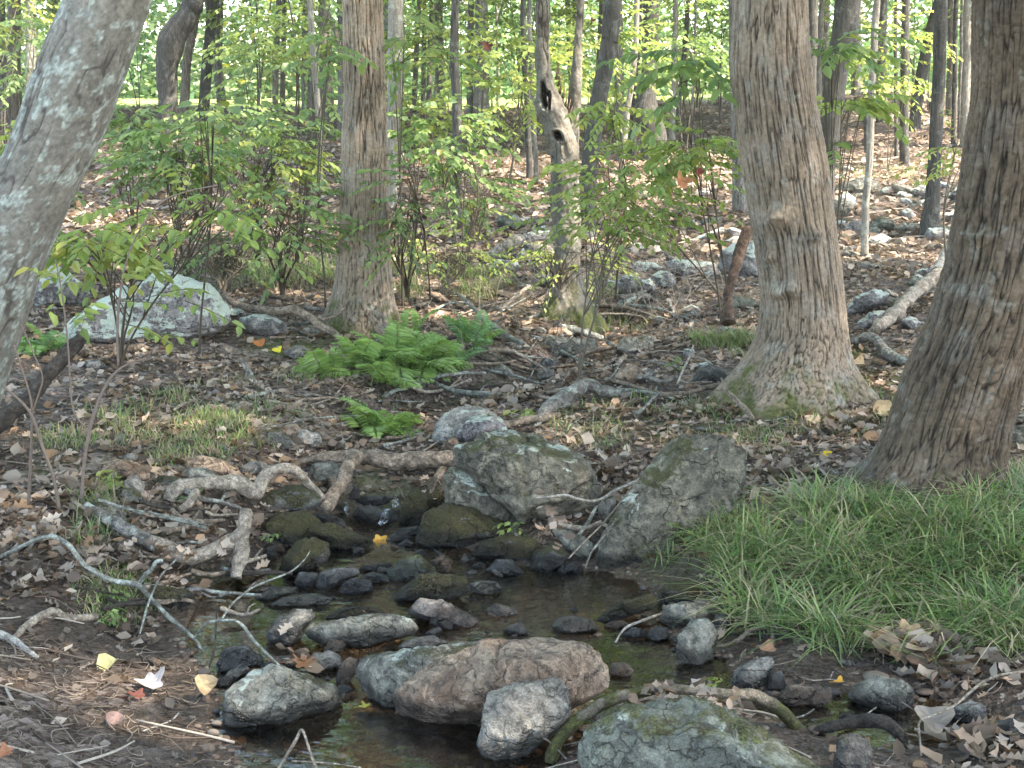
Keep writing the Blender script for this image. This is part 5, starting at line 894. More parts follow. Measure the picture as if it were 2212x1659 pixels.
# ---------------------------------------------------------------- far woodland beyond the lawn: one mass
def far_wood():
    rs = np.random.default_rng(9); mb = MB(); n = 190000
    X = rs.uniform(-36, 36, n); Y = 50+rs.uniform(0, 16, n)**1.0; Z = 2.2+rs.uniform(0, 1, n)**1.9*17
    k = fbm(p3(X*.35, Y*.35, Z*.35), 3, 5)+.25*(Z < 4.5) > -.22; X, Y, Z = X[k], Y[k], Z[k]; n = len(X)
    d = unit(rs.normal(size=(n, 3))); d[:, 2] *= .4; nn = rs.normal(0, .6, (n, 3))+[0, 0, .8]; c = greens(n, np.array([(.22,.34,.18),(.28,.40,.23),(.34,.46,.27),(.17,.29,.16),(.42,.48,.25)]), .02, rs)
    c = c*(1+.5*noise(p3(X*.25, Y*.25, Z*.25), 8))[:, None]
    s_ = rs.uniform(.2, .45, n); leaves(mb, LEAF4, p3(X, Y, Z), d, nn, s_, s_*.7, c); tag(solo('woodland_foliage', mb, M_LEAF, (0, 55, 4), kind='stuff', smooth=False), 'sunlit mass of bright foliage beyond the lawn', 'woodland')
far_wood()
# nearer veil of understory leaves between the trunks
PALS = [GREENS, YGREEN]
rs = np.random.default_rng(21); protos = []
for k in range(4):
    lf, tw = MB(), MB(); n = 85; d = unit(rs.normal(size=(n, 3))); O = d*rs.uniform(.2, 1, (n, 1))**.5*np.array([1.5, 1.5, 1.2])+[0, 0, 2.6]
    sprays(lf, tw, O, d*[1, 1, .1]+rs.normal(0, .3, d.shape)*[1, 1, .3], rs.uniform(.4, .8, n), 9, .13, .6, rs, PALS[k % 2], LEAF4, .04, .003); me = lf.mesh('foliage', False); me.materials.append(M_LEAF)
    sm_ = MB()
    for j in range(3): R = resample([(0, 0, -.2), (rs.normal(0, .1), 0, 1), (rs.normal(0, .5), rs.normal(0, .5), 2.8)], 14); tube(sm_, R, np.linspace(.022, .006, len(R)), 5, .1, j, (.10, .085, .07))
    ms = sm_.mesh('stem'); ms.materials.append(M_TWIG); protos.append((me, ms))
for k in range(46):
    Y = rs.uniform(21, 38); X = rs.uniform(-.41, .41)*Y
    if X > 0 and Y < 30 and rs.random() < .75: X = -X
    pxx = 1106+X/Y*3038*.985
    if 330 < pxx < 480 or 1370 < pxx < 1460 or 1780 < pxx < 1900: continue
    root = empty('sapling', (X, Y, gz(X, Y)), 'leafy sapling among the far trunks below the lawn edge', 'sapling', 'leafy saplings among the far trunks')
    for nm, me in zip(('foliage', 'stem'), protos[k % 4]): o = link(nm, me, None, root); o.rotation_euler = (0, 0, rs.uniform(0, 6)); z_ = rs.uniform(.7, 1.35); o.scale = (z_, z_, z_*rs.uniform(.8, 1.3))

# ---------------------------------------------------------------- ferns
def frond_mesh(seed, L=.42, n=28, w=.095, c=(.25, .37, .12)):
    rs = np.random.default_rng(seed); mb = MB(); t = np.linspace(0, 1, 12); R = np.stack([t*0+.03*np.sin(t*3+seed), t*L*.78, L*(.62*t-.55*t*t*1.05)], 1); tube(mb, R, np.linspace(.0018, .0006, 12), 3, col=(.12, .16, .04), cap=False)
    tt = np.linspace(.16, .98, n); P = np.stack([np.interp(tt, t, R[:, k]) for k in range(3)], 1); T_ = unit(np.gradient(P, axis=0)); ln = w*np.sin(np.clip(tt*1.02, 0, 1)*PI*.80+.42)**.9
    for sgn in (-1, 1):
        D = np.stack([np.full(n, sgn*1.), np.full(n, .28), rs.normal(-.12, .12, n)], 1); Nn = np.cross(T_, D)*-sgn+rs.normal(0, .15, (n, 3)); cc = np.array(c)*rs.uniform(.75, 1.3, (n, 1)); leaves(mb, LEAF7, P, D, Nn, ln, .013, cc)
    m = mb.mesh('frond', False); m.materials.append(M_LEAF); return m
FR = [frond_mesh(k) for k in range(3)]+[frond_mesh(9, .30, 15, .07, (.22, .33, .08)), frond_mesh(11, .34, 17, .08, (.17, .30, .13))]
def fern(label, px, py, n, kinds, scale=1., seed=0, tilt=0., Y=None):
    rs = np.random.default_rng(seed+70); g = hit(px, py) if Y is None else atY(px, py, Y); root = empty('fern', g, label, 'fern')
    for k in range(n):
        o = link('frond', FR[kinds[k % len(kinds)]], None, root); s_ = .88*scale*rs.uniform(.7, 1.15); o.scale = (s_,)*3; o.rotation_euler = (rs.uniform(-.25, .85)+tilt, rs.normal(0, .2), k*2.4+rs.uniform(0, .6)); o.location = (rs.normal(0, .04), rs.normal(0, .04), 0)
fern('largest bright fern at the foot of the furrowed tree', 850, 800, 24, (0, 1, 2), 1.15, 1); fern('fern left of the largest one under the furrowed tree', 775, 800, 20, (0, 3, 2), 1.0, 2)
fern('fern right of the largest one beside the gully', 925, 800, 20, (0, 1), 1.0, 3); fern('small pale fern at the left end of the fern bed', 690, 815, 10, (3, 1), .9, 4); fern('fern at the back of the bed against the mossy trunk foot', 880, 745, 10, (1, 2), .9, 9); fern('low fern at the front of the fern bed', 825, 828, 10, (3, 0), .9, 19)
fern('lush round fern just behind the bridging log', 825, 935, 28, (3, 3, 0), .95, 5); fern('small fern beside the lush round one', 868, 925, 10, (3,), .8, 15); fern('bluish upright fern before the propped branch', 1015, 755, 9, (4, 4, 1), 1.1, 6, .35)
fern('fern at the left behind the leaning tree', 95, 760, 12, (4, 0), .95, 7); fern('tiny fern near the right end of the fern bed', 985, 790, 8, (4, 3), .8, 8)
# seedlings and small leafy plants
def seedling(label, px, py, n, ll, h, seed, pal=GREENS, Y=None):
    rs = np.random.default_rng(seed+900); g = hit(px, py) if Y is None else atY(px, py, Y); lf, tw = MB(), MB(); O = g+rs.normal(0, h*.35, (n, 3))*[1, 1, 0]+[0, 0, 1]*rs.uniform(.2, 1, (n, 1))*h; D = rs.normal(0, 1, (n, 3))*[1, 1, .2]
    sprays(lf, None, O, D, ll*1.6, 4, ll, .5, rs, pal, LEAF7)
    for k in range(min(n, 9)): tube(tw, resample([g, (g+O[k])/2+[0, 0, .01], O[k]], 6), .0012, 3, col=(.12, .15, .05), cap=False)
    root = empty('seedling', g, label, 'seedling'); part('foliage', lf, M_LEAF, root, False); part('stem', tw, M_TWIG, root)
seedling('fresh green seedling on the flat-topped mossy stone', 1108, 1155, 5, .035, .06, 1, YGREEN, Y=5.5); seedling('tiny seedling on the moss dome', 1018, 1145, 2, .022, .03, 2, YGREEN, Y=5.65)
seedling('ivy-like cluster growing over the looping root', 392, 1095, 12, .025, .08, 3, Y=5.55); seedling('seedlings on the half-buried dark-brown stone', 245, 1050, 12, .035, .07, 4, YGREEN)
seedling('patch of small round-leaved plants on the muddy left bank', 250, 1300, 26, .022, .05, 5); seedling('second patch of small plants lower on the left bank', 232, 1350, 18, .025, .05, 6); seedling('broad-leaved seedling by the gravel bar', 1600, 1325, 5, .05, .05, 7); seedling('small plant on top of the arching front root', 1545, 1490, 3, .03, .04, 8, YGREEN, Y=3.95)
seedling('leafy weeds beside the looping log stub at the left shore', 600, 1165, 4, .025, .05, 9, Y=5.35); seedling('leafy weeds by the dark pointed rock', 1455, 800, 10, .03, .08, 10)
seedling('weeds under the knobbly tree on the left', 1530, 745, 14, .03, .08, 11, YGREEN); seedling('broad drooping leaves on the root near the pale granite boulder', 1135, 905, 5, .06, .07, 12, YGREEN)

# ---------------------------------------------------------------- grass
def blades(mb, P, rs, hl, wd, pal, lean=.8):
    n = len(P); az = rs.uniform(0, 2*PI, n); hh = hl*rs.uniform(.45, 1.2, n); le = lean*rs.uniform(.3, 1.2, n); D = np.stack([np.cos(az), np.sin(az), az*0], 1); Sd = np.stack([-np.sin(az), np.cos(az), az*0], 1); V = []
    for t, wf in ((0, .6), (.35, 1.), (.7, .75), (1, 0.05)):
        c = P+D*(le*hh*t**1.7)[:, None]; c[:, 2] += hh*(t-.42*le*t**2.2); V += [c-Sd*(wd*wf/2)[:, None], c+Sd*(wd*wf/2)[:, None]]
    V = np.stack(V, 1); b = np.arange(n)[:, None]*8; F = np.concatenate([np.stack([b[:, 0]+k, b[:, 0]+k+1, b[:, 0]+k+3, b[:, 0]+k+2], 1) for k in (0, 2, 4)]); col = pal[rs.integers(0, len(pal), n)]*rs.uniform(.7, 1.3, (n, 1)); mb.add(V.reshape(-1, 3), F, np.repeat(col, 8, 0))
GP = np.array([(.36,.31,.20),(.12,.21,.07),(.16,.26,.08),(.21,.31,.10),(.11,.19,.08),(.27,.33,.13),(.36,.33,.19)])
def inpoly(x, y, P):
    c = np.zeros(x.shape, bool)
    for i in range(len(P)): a, b = P[i], P[(i+1) % len(P)]; c ^= ((a[1] > y) != (b[1] > y)) & (x < (b[0]-a[0])*(y-a[1])/(b[1]-a[1]+1e-12)+a[0])
    return c
def grass_patch(mb, poly, n, hl, wd, seed, thresh=-.3, sc=3., lean=.8, pal=GP, tuft=.035):
    rs = np.random.default_rng(seed+300); W_ = np.array([hit(x, y)[:2] for x, y in poly]); lo, hi = W_.min(0), W_.max(0); m = n//7+1
    q = rs.uniform(lo, hi, (m*6, 2)); q = q[inpoly(q[:, 0], q[:, 1], W_)]; q = q[fbm(p3(q[:, 0]*sc, q[:, 1]*sc), 2, seed) > thresh][:m]
    q = np.repeat(q, 7, 0)+rs.normal(0, tuft, (len(q)*7, 2)); q = q[sdist(q[:, 0], q[:, 1]) > .05]; P = np.stack([q[:, 0], q[:, 1], H(q[:, 0], q[:, 1])-.005], 1); blades(mb, P, rs, hl, wd*rs.uniform(.6, 1.3, len(P)), pal, lean)
g1 = MB(); grass_patch(g1, [(1560,1200),(1640,1130),(1800,1100),(2250,1060),(2260,1430),(2080,1420),(1950,1440),(1830,1440),(1760,1380),(1640,1370),(1580,1330),(1600,1250)], 5200, .22, .006, 1, .03, 5, 1.6, tuft=.035); grass_patch(g1, [(1560,1200),(1640,1130),(1800,1100),(2250,1060),(2260,1430),(1950,1440),(1760,1380),(1600,1250)], 3400, .10, .0035, 4, -.15, 8, 1.2, tuft=.03)
grass_patch(g1, [(1370,1180),(1430,1130),(1520,1120),(1640,1130),(1600,1250),(1500,1260),(1420,1240)], 1100, .14, .0042, 2, -.1, 5, 1.2, tuft=.02); grass_patch(g1, [(1800,1080),(1900,1040),(2250,1030),(2250,1100),(1800,1130)], 1300, .13, .0045, 3, -.1, 5, 1.2, tuft=.02)
tag(solo('grass', g1, M_GRASS, (1.5, 5, .1), kind='stuff', smooth=False), 'lush bright grass on the right bank below the nearest tree', 'grass')
g2 = MB()
for k, (poly, n, hl) in enumerate([([(150,960),(300,930),(560,900),(620,960),(520,990),(330,1010),(200,1020)], 1300, .08), ([(330,850),(640,800),(900,880),(700,920),(400,930)], 900, .08), ([(80,900),(330,860),(330,960),(80,1000)], 600, .08), ([(1500,735),(1640,735),(1640,775),(1500,775)], 900, .14), ([(1150,920),(1300,860),(1560,880),(1700,960),(1500,960),(1300,1000)], 800, .08),
      ([(1600,880),(1800,860),(1930,860),(1900,1000),(1650,1000)], 700, .07), ([(450,570),(720,560),(720,620),(450,640)], 1500, .2), ([(850,580),(1000,560),(1150,640),(860,660)], 1100, .16), ([(180,1250),(300,1230),(330,1330),(200,1340)], 500, .06), ([(1850,350),(2060,350),(2080,420),(1830,410)], 900, .14), ([(1290,600),(1420,700),(1200,700)], 500, .12), ([(170,1090),(235,1080),(235,1200),(180,1200)], 260, .13)]):
    grass_patch(g2, poly, n, hl, .0042, 10+k, -.05, 3.5, .9, np.vstack([GP, [(.30,.25,.14), (.34,.29,.17)]]))
tag(solo('grass', g2, M_GRASS, (0, 7, .3), kind='stuff', smooth=False), 'thin scattered grass and dry sedge among the leaf litter', 'grass')

# ---------------------------------------------------------------- leaf litter, twigs, gravel
DC = np.array([(.22,.16,.12),(.33,.255,.195),(.40,.32,.26),(.13,.088,.062),(.26,.165,.10),(.45,.37,.30),(.19,.14,.11),(.34,.245,.175),(.35,.29,.24)])
def litter(mb, XYp, rs, size, tpl=DEADT, lift=.012, pal=DC, curl=.45):
    n = len(XYp); z = H(XYp[:, 0], XYp[:, 1])+rs.uniform(0, lift, n); P = np.stack([XYp[:, 0], XYp[:, 1], z], 1); az = rs.uniform(0, 2*PI, n); D = np.stack([np.cos(az), np.sin(az), rs.normal(0, .25, n)], 1); Nn = rs.normal(0, curl, (n, 3))+[0, 0, 1]
    s_ = size*rs.uniform(.4, 1.35, n); wf = rs.uniform(.4, .85, n); cc = pal[rs.integers(0, len(pal), n)]*rs.uniform(.55, 1.15, (n, 1)); mz = sm((5.0-XYp[:, 1])/.5)*sm((-XYp[:, 0]-.2)/.5)*(tpl is DEADT); cc = cc*(1-.5*mz*(rs.random(n) < .85))[:, None]
    s_ = s_*(1-.3*mz)
    if tpl is DEADT:
        kk = rs.integers(0, 5, n)
        for a, tp in ((kk < 2, DEADO), ((kk == 2) | (kk == 3), DEADK), (kk == 4, DEADT)): leaves(mb, tp, P[a], D[a], Nn[a], s_[a], (s_*wf)[a], cc[a])
    else: leaves(mb, tpl, P, D, Nn, s_, s_*wf, cc)
rs = np.random.default_rng(31); lt = MB()
def scatter(n, y0, y1, pw, hw=.40):
    Y = (y0**(1-pw)+rs.random(n)*(y1**(1-pw)-y0**(1-pw)))**(1/(1-pw)) if pw != 1 else y0*(y1/y0)**rs.random(n); X = rs.uniform(-1, 1, n)*(hw*Y+.6); return np.stack([X, Y], 1)
q = scatter(64000, 3.2, 13, .4); s_ = sdist(q[:, 0], q[:, 1]); den = sm((s_-.03)/.25)*(.35+.65*sm(fbm(p3(q[:, 0]*1.6, q[:, 1]*1.6), 3, 4)*2+.6)); mudz = sm((5.1-q[:, 1])/.6)
den = den*(1-.72*mudz); g = pdist(q[:, 0], q[:, 1], GUL); den = den*(1-.5*np.exp(-(g/.2)**2)); q = q[rs.random(len(q)) < den]; litter(lt, q, rs, .054)
q = scatter(52000, 13, 38.5, .6, .42); litter(lt, q, rs, .12, DEADS, .02)
for px, py, r, n, sz in [(2010,1420,.13,130,.075),(1960,1400,.10,60,.09),(2060,1440,.12,90,.075),(1265,1010,.16,150,.06),(1330,1030,.14,120,.06),(1480,1530,.10,70,.06),(130,1080,.16,110,.075),(100,1180,.2,120,.07),(330,1240,.2,90,.06),(530,1130,.12,60,.06),(300,1380,.12,50,.06),(60,1260,.16,90,.07),(1110,730,.2,140,.06),(1105,860,.14,90,.07),(1870,590,.5,500,.07),(1700,1010,.25,150,.065),(1850,920,.25,110,.08),(590,960,.2,80,.06),(700,955,.2,90,.06),(2150,1620,.18,110,.07),(650,1440,.06,24,.05),(1180,1120,.05,12,.06),(640,1620,.12,50,.05),(2100,1520,.2,60,.05)]:
    c = hit(px, py)[:2]; litter(lt, c+rs.normal(0, r*.5, (n, 2)), rs, sz, lift=.05, curl=.8)
tag(solo('leaf_litter', lt, M_DEAD, (0, 8, .3), kind='stuff', smooth=True), 'brown and pinkish fallen leaves covering the forest floor', 'leaf litter')
tw = MB(); q = scatter(900, 3.2, 22, .9); s_ = sdist(q[:, 0], q[:, 1]); q = q[s_ > .05]
for k, (x, y) in enumerate(q):
    L = rs.uniform(.06, .38)*(.6+.4*min(1, y/8)); a = rs.uniform(0, PI); dx, dy = math.cos(a)*L/2, math.sin(a)*L/2; b_ = rs.normal(0, .12, 2)*L; X_ = np.array([x-dx, x+b_[0], x+dx]); Y_ = np.array([y-dy, y+b_[1], y+dy]); Z_ = H(X_, Y_)+.012; r_ = rs.uniform(.0015, .0055); c = np.array([(.22,.18,.14),(.12,.09,.07),(.33,.29,.24)][k % 3]); R = resample(np.stack([X_, Y_, Z_], 1), 7); tube(tw, R, np.linspace(r_, r_*.6, len(R)), 4, .2, k, c)
tag(solo('fallen_twigs', tw, M_TWIG, (0, 8, .3), kind='stuff'), 'scattered small twigs on the forest floor', 'twigs')
br = MB()                                              # tangle of thin dead stems around the gully
for k in range(430):
    px, py = [(rs.uniform(900, 1560), rs.uniform(600, 770)), (rs.uniform(420, 720), rs.uniform(560, 640)), (rs.uniform(1150, 1500), rs.uniform(560, 700))][k % 3]; g = hit(px, py); L = rs.uniform(.2, .75); a = rs.uniform(0, 2*PI); e = rs.uniform(.15, 1.3); d = np.array([math.cos(a)*math.cos(e), math.sin(a)*math.cos(e)*.6, math.sin(e)]); m = g+d*L*.5+rs.normal(0, .05, 3); R = resample([g, m, g+d*L+[0, 0, -.1*L]], 8); r_ = rs.uniform(.0013, .0035); tube(br, R, np.linspace(r_, r_*.4, len(R)), 3, 0, k, np.array([(.20,.17,.14),(.10,.08,.065),(.26,.25,.22)][k % 3]), cap=False)
tag(solo('dead_brush', br, M_TWIG, (1, 9, .4), kind='stuff'), 'tangle of thin dead stems over the gully', 'brush')
gv = MB(); V4, F4 = ico(2); n = 5200; q = np.concatenate([rs.uniform(WP.min(0), WP.max(0), (9000, 2)), np.array([hit(1640, 1420)[:2]])+rs.normal(0, .16, (1500, 2))*[1.6, 1]]); s_ = sdist(q[:, 0], q[:, 1]); q = q[(s_ < .05) | (rs.random(len(q)) < .25)*(s_ < .15)][:n]; z = H(q[:, 0], q[:, 1]); sz = rs.gamma(1.6, .0035, len(q))+.003
Vg = V4[None]*(sz[:, None]*rs.uniform(.6, 1.3, (len(q), 3)))[:, None]*[1, 1, .6]+np.stack([q[:, 0], q[:, 1], z], 1)[:, None]; Fg = (F4[None]+(np.arange(len(q))*len(V4))[:, None, None]).reshape(-1, 3); cg = np.array([(.10,.07,.052),(.14,.10,.075),(.07,.06,.055),(.18,.15,.12)])[rs.integers(0, 4, len(q))]
gv.add(Vg.reshape(-1, 3), Fg, np.repeat(cg, len(V4), 0)); tag(solo('gravel', gv, M_TWIG, (0, 5, 0), kind='stuff'), 'brown gravel on the creek bed and shore', 'gravel')
rt = MB()                                              # fine rootlets in the bare mud
for k in range(520):
    px, py = (rs.uniform(0, 520), rs.uniform(1380, 1670)) if k % 5 else (rs.uniform(1480, 2200), rs.uniform(1440, 1660)); g = hit(px, py)
    if sdist(g[:1], g[1:2])[0] < .03: continue
    L = rs.uniform(.03, .13); a = rs.uniform(0, 2*PI); P_ = np.array([g[:2]+np.array([math.cos(a+t*2.5*math.sin(k)), math.sin(a+t*2.5*math.sin(k))])*L*.7*t+rs.normal(0, .012, 2) for t in (0, .33, .66, 1)]); Z_ = H(P_[:, 0], P_[:, 1])+rs.uniform(.002, .012, 4); R = resample(np.c_[P_, Z_], 10); tube(rt, R, rs.uniform(.0008, .002), 3, 0, k, np.array([(.16,.12,.09),(.09,.065,.05),(.28,.22,.17)][k % 3]), cap=False)
tag(solo('rootlets', rt, M_TWIG, (-1, 4, .1), kind='stuff'), 'fine pale rootlets in the bare mud', 'rootlets')

# ---------------------------------------------------------------- single fallen leaves that stand out
def lobed(k, lobes, depth):
    n = lobes*6; th = np.linspace(-PI, PI, n, endpoint=False); r = .5*(1-depth*(.5+.5*np.cos(th*lobes)))*(1+.1*np.sin(th*3+k)); return th, r
def big_leaf(label, px, py, size, col, lobes=5, depth=.35, Y=None, tilt=(0, 0, 0), curl=.25, lift=.01, name='leaf', cat='leaf', seed=0):
    size *= .8; g = (hit(px, py) if Y is None else atY(px, py, Y))+[0, 0, lift]; th, r = lobed(seed, lobes, depth); mb = MB(); n = len(th); P = [(0, 0, 0)]
    for f in (.5, 1.): P += [(math.cos(a)*q*f*size, math.sin(a)*q*f*size*.8, curl*size*(f*q*2)**2*(.6+.5*math.sin(a*2+seed))) for a, q in zip(th, r)]
    i = np.arange(n); j = (i+1) % n; F3 = np.stack([i*0, 1+i, 1+j], 1); F4_ = np.stack([1+i, 1+n+i, 1+n+j, 1+j], 1); c = np.array(col)*(np.random.default_rng(seed).uniform(.75, 1.15, (2*n+1, 1)))
    mb.add(P, [F3, F4_], c); R = resample([(-.45*size, 0, 0), (-.62*size, .02*size, .05*size), (-.85*size, .05*size, .02*size)], 5); tube(mb, R, .0015, 4, col=np.array(col)*.6)
    o = link(name, mb.mesh(name, False), M_DEAD, None, [float(v) for v in g]); o.rotation_euler = tilt; tag(o, label, cat); return o

seedling('broad weeds standing in the grass of the right bank', 1750, 1200, 22, .03, .1, 21, GREENS); seedling('pale-leaved weeds low in the right bank grass', 1950, 1300, 18, .03, .09, 22, YGREEN); seedling('dark weeds at the foot of the leaning slab', 1500, 1180, 22, .025, .1, 23)
big_leaf('yellow and orange leaf standing in the water beside the long mossy stone', 820, 1172, .085, (.75,.40,.08), Y=5.68, tilt=(1.2, 0, .3), seed=1)
big_leaf('rust-orange oak leaf lying on the pale-topped boulder', 655, 1445, .11, (.26,.12,.055), 7, .5, Y=4.12, tilt=(.3, .1, .4), seed=2, lift=.02)
big_leaf('curled yellow leaf on the mud at the lower left', 235, 1445, .10, (.48,.44,.22), 2, .15, tilt=(.4, -.2, .3), curl=.45, seed=3)
big_leaf('pale five-pointed leaf between the blocky grey stone and the arching root', 1252, 1512, .10, (.50,.42,.22), 5, .5, Y=3.95, tilt=(1.0, .1, .5), seed=4)
big_leaf('bright yellow leaf in the litter left of the nearest right trunk', 1785, 998, .07, (.75,.55,.03), 5, .3, tilt=(.7, 0, 0), seed=5, lift=.03)
big_leaf('yellow leaf in the litter near the small white-capped boulder', 598, 768, .09, (.75,.60,.05), 4, .3, tilt=(.5, 0, 0), seed=6, lift=.03)
big_leaf('orange leaf in the litter left of the fern bed', 560, 752, .11, (.45,.17,.06), 3, .2, tilt=(.6, 0, 0), seed=7, lift=.03)
big_leaf('pale yellow maple leaf at the edge of the grass', 1578, 1312, .09, (.50,.45,.20), 5, .5, tilt=(.5, 0, .6), seed=8, lift=.02)
big_leaf('small orange-yellow leaf on the round mossy stone', 1487, 1293, .045, (.65,.35,.05), 3, .3, tilt=(.6, 0, 0), seed=9, lift=.03)
big_leaf('orange leaf stuck to the three-sided stone', 1658, 1403, .07, (.30,.17,.10), 3, .3, Y=4.25, tilt=(1.0, 0, .2), seed=10)
big_leaf('large tan oak leaf on the grass edge at the right', 1960, 1402, .16, (.33,.24,.15), 6, .35, tilt=(.5, -.2, .2), seed=11, lift=.04)
big_leaf('large pale papery leaf curled at the lower right', 2010, 1590, .14, (.36,.30,.25), 3, .25, tilt=(.9, .4, -.3), curl=.5, seed=12, lift=.05)
big_leaf('tan curled leaf on a stub at the bottom left of the pool', 440, 1512, .10, (.45,.33,.20), 2, .2, tilt=(1.1, .3, .5), curl=.5, seed=13, lift=.05)
big_leaf('orange-brown leaf on the big moss-patched boulder', 1535, 1615, .09, (.38,.17,.06), 4, .5, Y=3.62, tilt=(1.1, .5, .9), seed=14, lift=.02)
big_leaf('dark red leaf on the big moss-patched boulder', 1372, 1585, .075, (.14,.055,.04), 4, .3, Y=3.75, tilt=(.9, .2, .4), seed=15)
big_leaf('small yellow maple leaf floating by the blue-grey slab', 790, 1532, .055, (.40,.36,.08), 5, .5, Y=3.98, tilt=(.1, 0, .4), seed=16, lift=.01)
big_leaf('orange curled leaf on the gravel-crusted stone', 895, 1305, .05, (.55,.18,.08), 3, .3, Y=4.95, tilt=(.7, 0, 0), seed=17)
big_leaf('golden leaf floating between the two rightmost oval stones', 1812, 1492, .05, (.55,.30,.05), 3, .4, tilt=(.2, 0, .3), seed=18, lift=.03)
big_leaf('grey crumpled leaf on the mud with a red leaf under it', 325, 1498, .12, (.30,.29,.30), 6, .35, tilt=(.4, 0, .3), curl=.4, seed=19, lift=.03)
big_leaf('red-brown leaf half under the grey crumpled one', 292, 1510, .08, (.17,.06,.045), 5, .35, tilt=(.3, .2, .8), seed=20, lift=.01)
big_leaf('pinkish curled leaf low on the left mud', 250, 1568, .07, (.24,.16,.14), 3, .2, tilt=(.7, .2, .1), curl=.5, seed=21, lift=.02)
big_leaf('orange leaf in the bottom left corner', 12, 1640, .07, (.30,.13,.07), 5, .4, tilt=(.6, 0, 0), seed=22, lift=.02)
big_leaf('large tan leaf leaning against the nearest right trunk', 1905, 905, .15, (.36,.28,.17), 4, .25, tilt=(1.1, .2, .2), seed=23, lift=.05)
big_leaf('cream leaf on the moss beside the knobbly tree foot', 1855, 795, .11, (.48,.34,.20), 3, .2, tilt=(.6, 0, .3), seed=24, lift=.03)
big_leaf('dark red dead leaf hanging in the air left of the hollow tree', 1052, 105, .062, (.10,.03,.022), 5, .45, Y=6, tilt=(1.4, .4, .2), seed=25, name='hanging_leaf', cat='dead leaf')
big_leaf('large torn orange-brown leaf hanging from the sapling', 1470, 395, .13, (.36,.16,.08), 4, .45, Y=6.6, tilt=(1.3, .6, .3), curl=.5, seed=26, name='hanging_leaf', cat='dead leaf')
big_leaf('dark red curled leaf hanging right of the torn orange one', 1505, 378, .07, (.16,.04,.03), 4, .3, Y=6.55, tilt=(1.2, -.4, .9), curl=.6, seed=27, name='hanging_leaf', cat='dead leaf')
big_leaf('small dark dead leaf hanging at the top right of the hollow tree', 1277, 48, .06, (.12,.04,.02), 5, .5, Y=7, tilt=(1.4, -.5, 1.0), seed=28, name='hanging_leaf', cat='dead leaf')
big_leaf('shrivelled brown leaf dangling from the bleached crooked stick', 1190, 1110, .09, (.25,.18,.14), 5, .5, Y=5.25, tilt=(1.5, .9, .3), curl=.5, seed=29, name='hanging_leaf', cat='dead leaf')

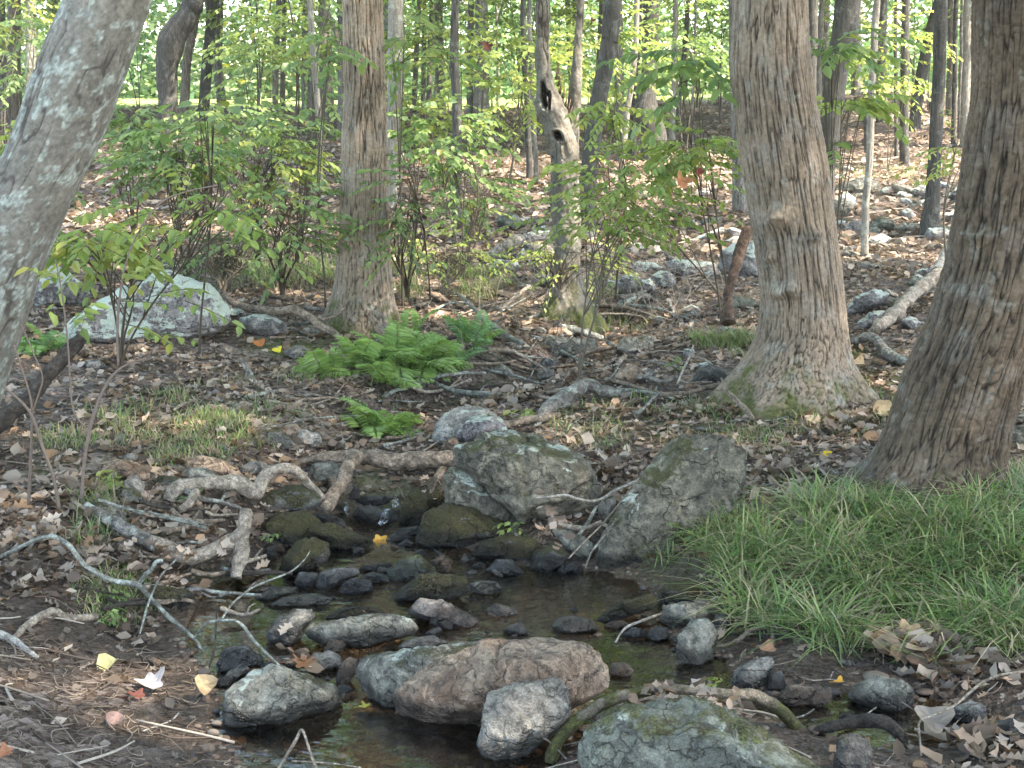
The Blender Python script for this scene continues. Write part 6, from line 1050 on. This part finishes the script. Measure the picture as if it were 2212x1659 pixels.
# ---------------------------------------------------------------- little waterfall
def fall():
    m, t, b = newmat('falling_water'); tc = N_(t, 'ShaderNodeTexCoord'); mp = N_(t, 'ShaderNodeMapping'); mp.inputs['Scale'].default_value = (22, 22, 2.5); t.links.new(tc.outputs['Object'], mp.inputs[0]); n = noi(t, mp.outputs[0], 3, 4, .7)
    b.inputs['Base Color'].default_value = (.6, .66, .72, 1); b.inputs['Roughness'].default_value = .12; b.inputs['Specular IOR Level'].default_value = .9
    t.links.new(ramp(t, n, [(.5, .0), (.66, .8)]), b.inputs['Alpha']); bump(t, b, n, .8, .01)
    root = None
    for k, (x0, y0, x1, y1, w_, Y) in enumerate([(852,1068,858,1092,13,5.98),(836,1098,826,1128,15,5.86),(746,1080,752,1108,8,5.9)]):
        a, c = atY(x0, y0, Y), atY(x1, y1, Y-.06); mb = MB(); nn = 8; T_ = np.linspace(0, 1, nn); hw = w_/2*Y/FPX; V = []; 
        for tt in T_:
            p = a*(1-tt)+c*tt; p = p+[0, -.03*math.sin(tt*PI/2), 0]
            for s in np.linspace(-1, 1, 7): V.append(p+[s*hw*(1+.4*tt), -.012*(1-s*s), .004*math.sin(s*9+k)])
        i = np.arange(nn-1)[:, None]; j = np.arange(6)[None]; F = np.stack([i*7+j, i*7+j+1, (i+1)*7+j+1, (i+1)*7+j], -1).reshape(-1, 4); mb.add(V, F)
        if root is None: root = empty('waterfall', a, 'tiny white trickle of water over black stones beneath the bridging log', 'waterfall')
        part('water_strand', mb, m, root)
fall()


# leaves heaped on top of the front boulder and roots
hp = MB(); rs = np.random.default_rng(88)
for px, py, Y, n, sx, sz in [(1470,1522,3.62,46,.10,.02),(1530,1535,3.58,30,.08,.02),(640,1432,4.15,16,.04,.02),(470,1185,5.02,14,.10,.03),(1190,1125,5.2,10,.03,.05),(350,1170,5.0,16,.12,.03)]:
    c = atY(px, py, Y); P = c+rs.normal(0, 1, (n, 3))*[sx, .05, sz]; az = rs.uniform(0, 2*PI, n); D = np.stack([np.cos(az), np.sin(az), rs.normal(0, .4, n)], 1); Nn = rs.normal(0, .7, (n, 3))+[0, 0, 1]; z_ = .055*rs.uniform(.5, 1.3, n); k_ = rs.random(n) < .5; cc = DC[rs.integers(0, len(DC), n)]*rs.uniform(.6, 1.15, (n, 1))
    leaves(hp, DEADK, P[k_], D[k_], Nn[k_], z_[k_], z_[k_]*.7, cc[k_]); leaves(hp, DEADO, P[~k_], D[~k_], Nn[~k_], z_[~k_], z_[~k_]*.6, cc[~k_])
tag(solo('leaf_heap', hp, M_DEAD, (0, 4, .2), kind='stuff'), 'crumpled dead leaves caught on boulders and logs at the creek', 'leaf litter')

# ---------------------------------------------------------------- humid air
def haze():
    bm = bmesh.new(); bmesh.ops.create_cube(bm, size=1); me = bpy.data.meshes.new('haze'); bm.to_mesh(me); bm.free(); m = bpy.data.materials.new('haze'); m.use_nodes = True; t = m.node_tree; t.nodes.clear(); o_ = t.nodes.new('ShaderNodeOutputMaterial'); v = t.nodes.new('ShaderNodeVolumePrincipled')
    v.inputs['Color'].default_value = (.95, 1, .95, 1); v.inputs['Density'].default_value = .0007; v.inputs['Anisotropy'].default_value = .2; t.links.new(v.outputs[0], o_.inputs['Volume']); o = link('haze', me, m); o.location = (0, 70, 11.5); o.scale = (320, 330, 26); tag(o, kind='stuff')
haze()
